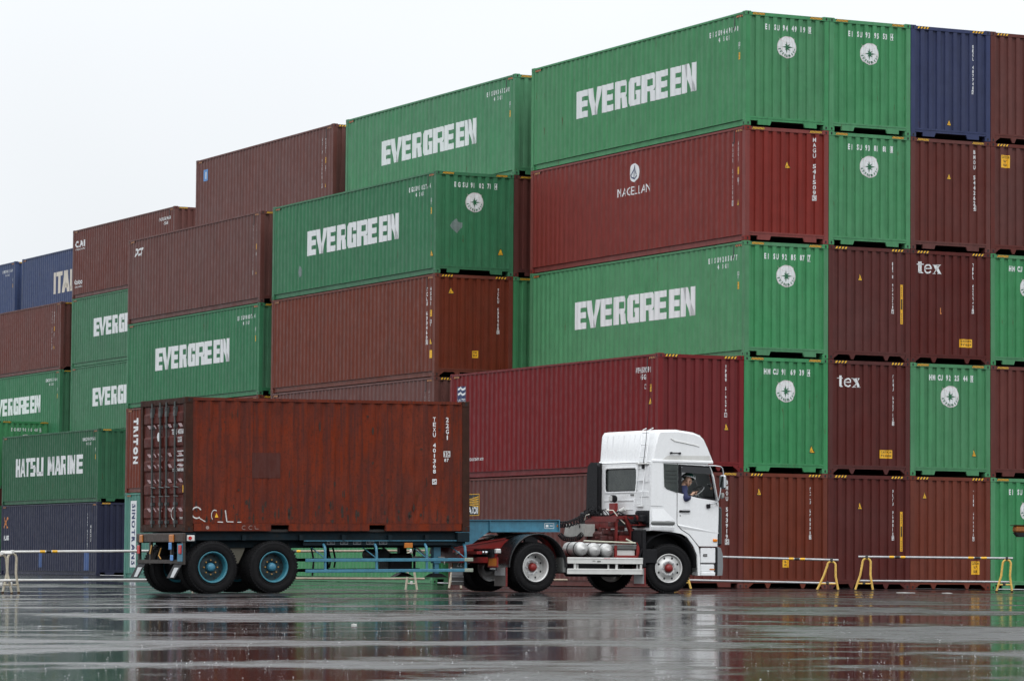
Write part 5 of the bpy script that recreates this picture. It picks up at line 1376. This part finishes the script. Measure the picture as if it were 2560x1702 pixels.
for i in range(9):
    y = -.1 + i * .09; h = 1.62 + rr_.random() * .14; mb.tube([(2.37, y + .12, 1.5), (2.30, y + .08, h), (2.34, y, h + .05), (2.4, y - .06, h - .04), (2.42, y - .12, 1.5)], .010, 5)
mb.tube([(2.4, -.2, 1.6), (2.45, -.45, 1.68), (2.5, -.62, 1.6), (2.62, -.7, 1.45), (2.8, -.75, 1.40)], .02, 6)
kp('hose_bundle', mb, BLP)
mb = MB(); mb.tube([(2.15, -.45, 1.70), (2.25, -.55, 1.70), (2.35, -.60, 1.55), (2.5, -.62, 1.42)], .012, 6); mb.tube([(2.05, .25, 1.5), (2.0, .12, 1.6), (2.02, .02, 1.62)], .010, 5); kp('pale_hose', mb, CRM)

# ------------------------------------------------------------------ driver
PM = KM @ Matrix.Translation((3.60, -.72, 1.66))
pn = thing('person', 'driver in navy jacket and green helmet with white rim, elbow out of the cab window', 'person')
pn.matrix_world = PM
SKN = mat('skin', (.62, .38, .27), .5); NVY = mat('navy_jacket', (.018, .024, .075), .8); TRS = mat('dark_trousers', (.02, .02, .03), .8)
def skin(name, verts, edges, radii, m, parent, root=0, sub=2):
    me = bpy.data.meshes.new(name); me.from_pydata(verts, edges, []); me.materials.append(m)
    o = bpy.data.objects.new(name, me); COL.objects.link(o); o.parent = parent
    md = o.modifiers.new('skin', 'SKIN'); md.use_smooth_shade = True
    for i, r in enumerate(radii):
        k = me.skin_vertices[0].data[i]; k.radius = (r, r) if not isinstance(r, tuple) else r; k.use_root = (i == root)
    s = o.modifiers.new('sub', 'SUBSURF'); s.levels = sub; s.render_levels = sub
    return o
# joints relative to the hips: x forward, y away, z up
J = dict(hip=(0, 0, .02), waist=(.02, -.05, .18), chest=(.06, -.15, .36), sh=(.08, -.20, .50), neck=(.12, -.235, .575), head0=(.165, -.262, .635), head1=(.185, -.268, .70),
         rs=(.02, -.36, .50), re=(-.02, -.585, .27), rw=(.28, -.35, .40), rh=(.345, -.31, .435), ls=(.16, -.02, .47), le=(.36, .02, .28), lw=(.50, -.08, .42), lh=(.54, -.12, .46),
         rt=(.06, -.10, .02), rk=(.46, -.13, .04), rf=(.52, -.13, -.28), lt=(.06, .10, .02), lk=(.46, .13, .04), lf=(.52, .13, -.28))
names = list(J); idx = {k: i for i, k in enumerate(names)}
ed = [('hip', 'waist'), ('waist', 'chest'), ('chest', 'sh'), ('sh', 'neck'), ('neck', 'head0'), ('head0', 'head1'), ('sh', 'rs'), ('rs', 're'), ('re', 'rw'), ('rw', 'rh'), ('sh', 'ls'), ('ls', 'le'), ('le', 'lw'), ('lw', 'lh'), ('hip', 'rt'), ('rt', 'rk'), ('rk', 'rf'), ('hip', 'lt'), ('lt', 'lk'), ('lk', 'lf')]
rd = dict(hip=.11, waist=.11, chest=.13, sh=.09, neck=.052, head0=.075, head1=.075, rs=.062, re=.044, rw=.028, rh=.033, ls=.062, le=.044, lw=.028, lh=.033, rt=.08, rk=.058, rf=.042, lt=.08, lk=.058, lf=.042)
body = skin('body', [J[k] for k in names], [(idx[a], idx[b]) for a, b in ed], [rd[k] for k in names], SKN, pn)
jn = ['hip', 'waist', 'chest', 'sh', 'rs', 're', 'rw', 'ls', 'le', 'lw']
jv = [Vector(J[k]) for k in jn]; jv[6] = jv[5].lerp(jv[6], .55); jv[9] = jv[8].lerp(jv[9], .8)
skin('jacket', jv, [(0, 1), (1, 2), (2, 3), (3, 4), (4, 5), (5, 6), (3, 7), (7, 8), (8, 9)], [.14, .145, .165, .115, .088, .068, .056, .088, .068, .056], NVY, pn)
skin('trousers', [J[k] for k in ('hip', 'rt', 'rk', 'rf', 'lt', 'lk', 'lf')], [(0, 1), (1, 2), (2, 3), (0, 4), (4, 5), (5, 6)], [.13, .10, .075, .06, .10, .075, .06], TRS, pn)
# head: face turned back and down towards the camera side
fd = Vector((-.45, -.80, -.30)).normalized(); ht = Vector((.10, -.30, .94)); ht = (ht - fd * ht.dot(fd)).normalized(); hsd = fd.cross(ht)
HM = Matrix((hsd, fd, ht)).transposed()
HC = Vector((.20, -.285, .665))
mb = MB()
mb.sphere(HC, .1, 24, 18, 0, (.80, .92, 1.22), HM)
P_ = lambda x, y, z: HC + HM @ Vector((x, y, z))
mb.sphere(P_(0, .030, -.055), .062, 14, 10, 0, (.88, .9, .95), HM)          # jaw
mb.tube([P_(0, .088, .022), P_(0, .106, -.008), P_(0, .108, -.020), P_(0, .090, -.028)], [.008, .012, .014, .008], 8)
for s in (-1, 1): mb.sphere(P_(s * .080, .0, -.005), .026, 10, 8, 0, (.45, .8, 1.2), HM)
for s in (-1, 1): mb.sphere(P_(s * .042, .068, -.015), .022, 10, 8, 0, (1, .6, .9), HM)
hd = mb.build('face', SKN, body)
mb = MB()
for s in (-1, 1): mb.sphere(P_(s * .032, .085, .022), .0095, 8, 6, 0, (1.2, .6, .7), HM); mb.tube([P_(s * .018, .094, .040), P_(s * .050, .082, .042)], .004, 5)
mb.tube([P_(-.022, .092, -.055), P_(0, .097, -.057), P_(.022, .092, -.055)], .004, 5)
mb.build('eyes_and_brows', mat('dark_hair', (.02, .015, .012), .7), hd)
mb = MB(); mb.sphere(P_(0, -.035, .022), .098, 20, 14, 0, (.90, .9, 1.0), HM, cut=.0); mb.build('hair', mat('grey_hair', (.10, .09, .08), .8), body)
ax = (ht * .78 - fd * .62).normalized(); hx = ax.orthogonal().normalized(); hz_ = ax.cross(hx); HX = Matrix((hx, hz_, ax)).transposed(); HO = P_(0, -.030, .045)
mb = MB(); mb.sphere(HO, .148, 24, 16, 0, (.92, .98, .86), HX, cut=.02); hl = mb.build('helmet', mat('helmet_green', (.015, .11, .085), .25), pn)
mb = MB(); mb.tube([HO + HX @ Vector((.145 * math.cos(a), .152 * math.sin(a), .0)) for a in [2 * math.pi * k / 32 for k in range(32)]], .012, 8, closed=True); mb.tube([HO + HX @ Vector((.0, .150 * math.cos(a), .134 * math.sin(a))) for a in [math.pi * k / 16 for k in range(17)]], .012, 6)
mb.build('helmet_rim', WHT, hl)
mb = MB(); mb.tube([P_(-.085, .0, .04), P_(-.075, .03, -.05), P_(0, .05, -.115), P_(.075, .03, -.05), P_(.085, .0, .04)], .005, 6); mb.build('chin_strap', CRM, hl)
mb = MB(); mb.add([P_(-.03, .05, -.13), P_(.03, .05, -.13), P_(0.0, .085, -.21)], [(0, 1, 2)]); mb.build('collar', WHT, pn)
# hands gripping the wheel rim
def hand(c, toward, up, name='hand'):
    """palm centre c, fingers run along toward and curl round the rim"""
    t = toward.normalized(); u = (up - t * up.dot(t)).normalized(); w = t.cross(u); v = []; e = []; r = []
    def add(p, rad): v.append(tuple(c + t * p[0] + w * p[1] + u * p[2])); r.append(rad); return len(v) - 1
    a = add((-.045, 0, 0), .024); b = add((-.01, 0, 0), (.034, .016)); d_ = add((.03, 0, 0), (.036, .014)); e += [(a, b), (b, d_)]
    o = skin(name, v, e, r, SKN, body, 0, 1)
    for k, (y, l) in enumerate(((-.030, .030), (-.010, .034), (.010, .032), (.028, .026))):
        fv = [c + t * .028 + w * y, c + t * (.028 + l) + w * y + u * -.012, c + t * (.030 + l) + w * y - u * .040, c + t * .018 + w * y - u * .052]
        mb = MB(); mb.tube(fv, [.0095, .009, .008, .0065], 8); mb.build('finger', SKN, o)
    mb = MB(); mb.tube([c - t * .02 - w * .028, c + t * .01 - w * .050 - u * .015, c + t * .035 - w * .045 - u * .035], [.012, .010, .008], 8); mb.build('thumb', SKN, o)
inv = PM.inverted() @ KM
wc = inv @ WC
hand(Vector(J['rh']), Vector((1, .25, .25)), Vector((0, -.2, 1)))
hand(Vector(J['lh']), Vector((1, -.3, .2)), Vector((0, .2, 1)))

# ------------------------------------------------------------------ barriers
def ray(px, py):
    """direction of a photo pixel, for setting out measured points"""
    a, b = px - 1280, py - 851; cr, sr = math.cos(.00845), math.sin(.00845); a, b = a * cr + b * sr, -a * sr + b * cr
    f = 8959.3; c, s = math.cos(.0629), math.sin(.0629); d = Vector((a / f, c + b / f * s, s - b / f * c)); return d / d.y
def at(px, py, D): 
    d = ray(px, py); return Vector((d.x * D, D, CAM_H + d.z * D))
def aframe(parent, x, y, w, ang, m, lean=.0, h=.70, name='leg_frame'):
    """bent tube leg; (x, y) mid of the feet in the parent's frame"""
    c, s = math.cos(ang), math.sin(ang); H = w / 2
    pts = []
    for k in range(0, 13):
        a = math.pi * k / 12; pts.append((lean - .095 * math.cos(a), h - .10 + .10 * math.sin(a)))
    pts = [(-H, 0), (-H * .55 + lean * .55, h * .5)] + pts + [(H * .55 + lean * .55, h * .5), (H, 0)]
    mb = MB(); mb.tube([(x + p * c, y + p * s, z) for p, z in pts], .026, 8)
    zz = .17; t = 1 - zz / h * .9; mb.tube([(x - H * t * c, y - H * t * s, zz), (x + H * t * c, y + H * t * s, zz)], .018, 6)
    f = mb.build(name, m, parent)
    mb = MB(); mb.cyl((x - H * c, y - H * s, .0), (x - H * c * .96, y - H * s, .035), .030, 8); mb.cyl((x + H * c, y + H * s, .0), (x + H * c * .96, y + H * s, .035), .030, 8); mb.build('foot', mat('rusty_foot', (.06, .03, .015), .8, dirt=.5), f)
    return f
def barrier(label, p0, p1, z_top, z_low, fr0, fr1, mr, mf, bands=(), lows=None):
    """p0, p1: world ends of the rail on the ground plan; fr: (distance along, width, angle, lean)"""
    d = Vector((p1[0] - p0[0], p1[1] - p0[1], 0)); L_ = d.length; ang = math.atan2(d.y, d.x)
    zg = gz(*p0); r = thing('barrier', label, 'barrier', (p0[0], p0[1], zg), ang, 'tube barriers along the containers')
    zt = (z_top[0] - zg, z_top[1] - zg); zl = (z_low[0] - zg, z_low[1] - zg); lx = lows or (0.0, L_)
    mb = MB(); mb.tube([(0, 0, zt[0]), (L_, 0, zt[1])], .026, 10); top = mb.build('top_rail', mr, r)
    mb = MB(); mb.tube([(lx[0], .03, zl[0]), (lx[1], .03, zl[1])], .025, 10); mb.build('lower_rail', mr, r)
    for t, w in bands:
        for k in range(3):
            a = t + (k - 1) * w; f = a / L_; mb = MB(); mb.tube([(a - w * .42, 0, zt[0] + (zt[1] - zt[0]) * f), (a + w * .42, 0, zt[0] + (zt[1] - zt[0]) * f)], .0285, 10); mb.build('tape_band', YEL if k != 1 else BLK, top)
    for fr in (fr0, fr1):
        if fr:
            h = (zt[0] + (zt[1] - zt[0]) * fr[0] / L_) - .035
            f_ = aframe(r, fr[0], .0, fr[1], fr[2], mf, fr[3], h)
            for z in (h + .035, .19):
                mb = MB(); k = fr[0] + (fr[3] if z > .3 else 0); mb.cbox(k - .03, k + .03, -.04, .06, z - .04, z + .035, .012); mb.build('clamp', mat('clamp_metal', (.05, .05, .05), .5, .5) if mf is YPL else CBG, f_)
    return r
WRL = mat('white_rail_paint', (.66, .66, .64), .35, dirt=.25, dirtcol=(.25, .15, .08), scale=3)
CFR = mat('cream_frame_paint', (.52, .48, .38), .5, dirt=.45, dirtcol=(.18, .09, .03), rust=.3, scale=5)
BRL = mat('dirty_rail', (.36, .29, .22), .5, dirt=.7, dirtcol=(.08, .03, .015), scale=4)
a = at(2, 1379, 72.5); b = at(560, 1378, 74.5)
barrier('white-railed barrier in the left foreground beside the trailer tail', a[:2], b[:2], (a.z, b.z + .02), (at(2, 1450, 72.5).z, at(560, 1448, 74.5).z), (.22, .36, R(8), .02), (4.3, .4, 0, .0), WRL, CFR, [(1.0, .13)])
a0 = at(-330, 1379, 72.0); b0 = at(30, 1380, 71.8)
barrier('cream barrier leg standing at the left picture edge, its rails running out of the picture', a0[:2], b0[:2], (a0.z, b0.z - .02), (at(-330, 1450, 72).z, at(30, 1450, 71.8).z), (.3, .4, 0, 0), (2.72, .46, R(35), 0), WRL, CFR)
a = at(640, 1378, 80); b = at(1062, 1377, 80)
barrier('grimy barrier seen through the gap under the trailer', a[:2], b[:2], (a.z, b.z + .01), (at(640, 1445, 80).z, at(1062, 1446, 80).z), (.3, .45, 0, 0), (3.47, .26, 0, -.02), BRL, CFR, [(.85, .1)])
a = at(1126, 1378, 80.5); b = at(1420, 1382, 81.5)
barrier('barrier mostly hidden behind the rear wheels of the tractor', a[:2], b[:2], (a.z, b.z), (at(1126, 1446, 80.5).z, at(1420, 1449, 81.5).z), (.12, .3, 0, 0), None, BRL, CFR)
a = at(1700, 1388.5, 82); b = at(2096, 1399.5, 82)
barrier('yellow-legged barrier to the right of the cab, its left leg behind the front wheel', a[:2], b[:2], (a.z, b.z), (at(1700, 1449, 82).z, at(2090, 1457.5, 82).z), (.06, .40, 0, -.02), (3.37, .50, 0, .09), GAL, YPL, [(2.67, .13)], (.12, 3.55))
a = at(2146, 1391, 83); b = at(2532, 1395, 83)
barrier('rightmost barrier with two yellow arched legs', a[:2], b[:2], (a.z, b.z), (at(2143, 1451, 83).z, at(2525, 1454, 83).z), (.13, .42, 0, .06), (3.37, .37, 0, .06), GAL, YPL, [(.90, .13), (2.75, .15)], (-.02, 3.5))
# ------------------------------------------------------------------ machine arm at the right edge
a = at(2533, 1328, 80)
ma = thing('loader_arm', 'rusty orange machine arm with black underside reaching in from the right edge', 'machine arm', (a.x, 80, gz(a.x, 80)))
ORP = mat('rusty_orange_paint', (.32, .11, .015), .45, dirt=.7, dirtcol=(.05, .02, .01), rust=.5, scale=4)
zz = a.z - gz(a.x, 80)
mb = MB(); mb.cbox(.02, 2.2, -.25, .25, zz - .02, zz + .13, .03); arm = mb.build('arm_beam', ORP, ma)
mb = MB(); mb.cbox(-.03, 2.2, -.27, .27, zz + .13, zz + .145, .004); mb.build('cover_plate', RSD, ma)
mb = MB(); mb.prism([(.02, zz - .02), (.10, zz - .12), (2.2, zz - .12), (2.2, zz - .02)], 'y', -.24, .24); mb.build('under_plate', BLP, ma)
mb = MB(); mb.cbox(1.7, 2.3, -.35, .35, 0, zz + .5, .04); mb.build('arm_pillar', ORP, ma)
# scraps lying on the wet yard
SCR = mat('wet_paper', (.62, .62, .60), .6)
for k, (px, py, D, w_, lb_) in enumerate(((2262, 1481.5, 74, .22, 'white paper scrap on the asphalt before the middle of the right barrier'), (886, 1562.5, 30.0, .030, 'small pale scrap lying alone on the wet asphalt below the trailer'), (2366, 1482.5, 72, .12, 'thin white scrap on the asphalt left of the rightmost barrier leg'))):
    p = at(px, py, 10); t = (CAM_H - gz(p.x * D / 10, D)) / (CAM_H - p.z); q = Vector((p.x * t, 10 * t, gz(p.x * t, 10 * t)))
    mb = MB(); rr_ = random.Random(k); v = [(w_ * math.cos(a) * (.6 + .5 * rr_.random()), w_ * .5 * math.sin(a) * (.6 + .5 * rr_.random()), .006 + .012 * rr_.random()) for a in [2 * math.pi * i / 7 for i in range(7)]]
    n = len(v); mb.add(v + [(x, y, 0.001) for x, y, z in v], [list(range(n))] + [(i, (i + 1) % n, n + (i + 1) % n, n + i) for i in range(n)])
    o = mb.build('paper_scrap', SCR); o.location = q; tag(o, lb_, 'litter', 'litter on the yard')

# ------------------------------------------------------------------ raindrops bursting on the yard
rr_ = random.Random(21); mb = MB()
for i in range(3800):
    D = 15 + 53 * rr_.random() ** 1.2; x = (rr_.random() - .5) * D * .30; z = gz(x, D); r = .0008 + .0022 * rr_.random() ** 3
    for k in range(1 if rr_.random() < .7 else 3):
        ox, oz = x + rr_.gauss(0, .012) * (k > 0), z + .004 + rr_.random() * (.004 + .012 * (k > 0)); h = r * (.8 + .6 * rr_.random())
        mb.add([(ox - r, D, oz), (ox, D - r, oz), (ox + r, D, oz), (ox, D + r, oz), (ox, D, oz + h), (ox, D, oz - r)], [(0, 1, 4), (1, 2, 4), (2, 3, 4), (3, 0, 4), (1, 0, 5), (2, 1, 5), (3, 2, 5), (0, 3, 5)])
sp = mb.build('rain_splashes', mat('water_drop', (.75, .76, .78), .15)); tag(sp, 'fine raindrops bursting on the wet asphalt', 'rain'); sp['kind'] = 'stuff'
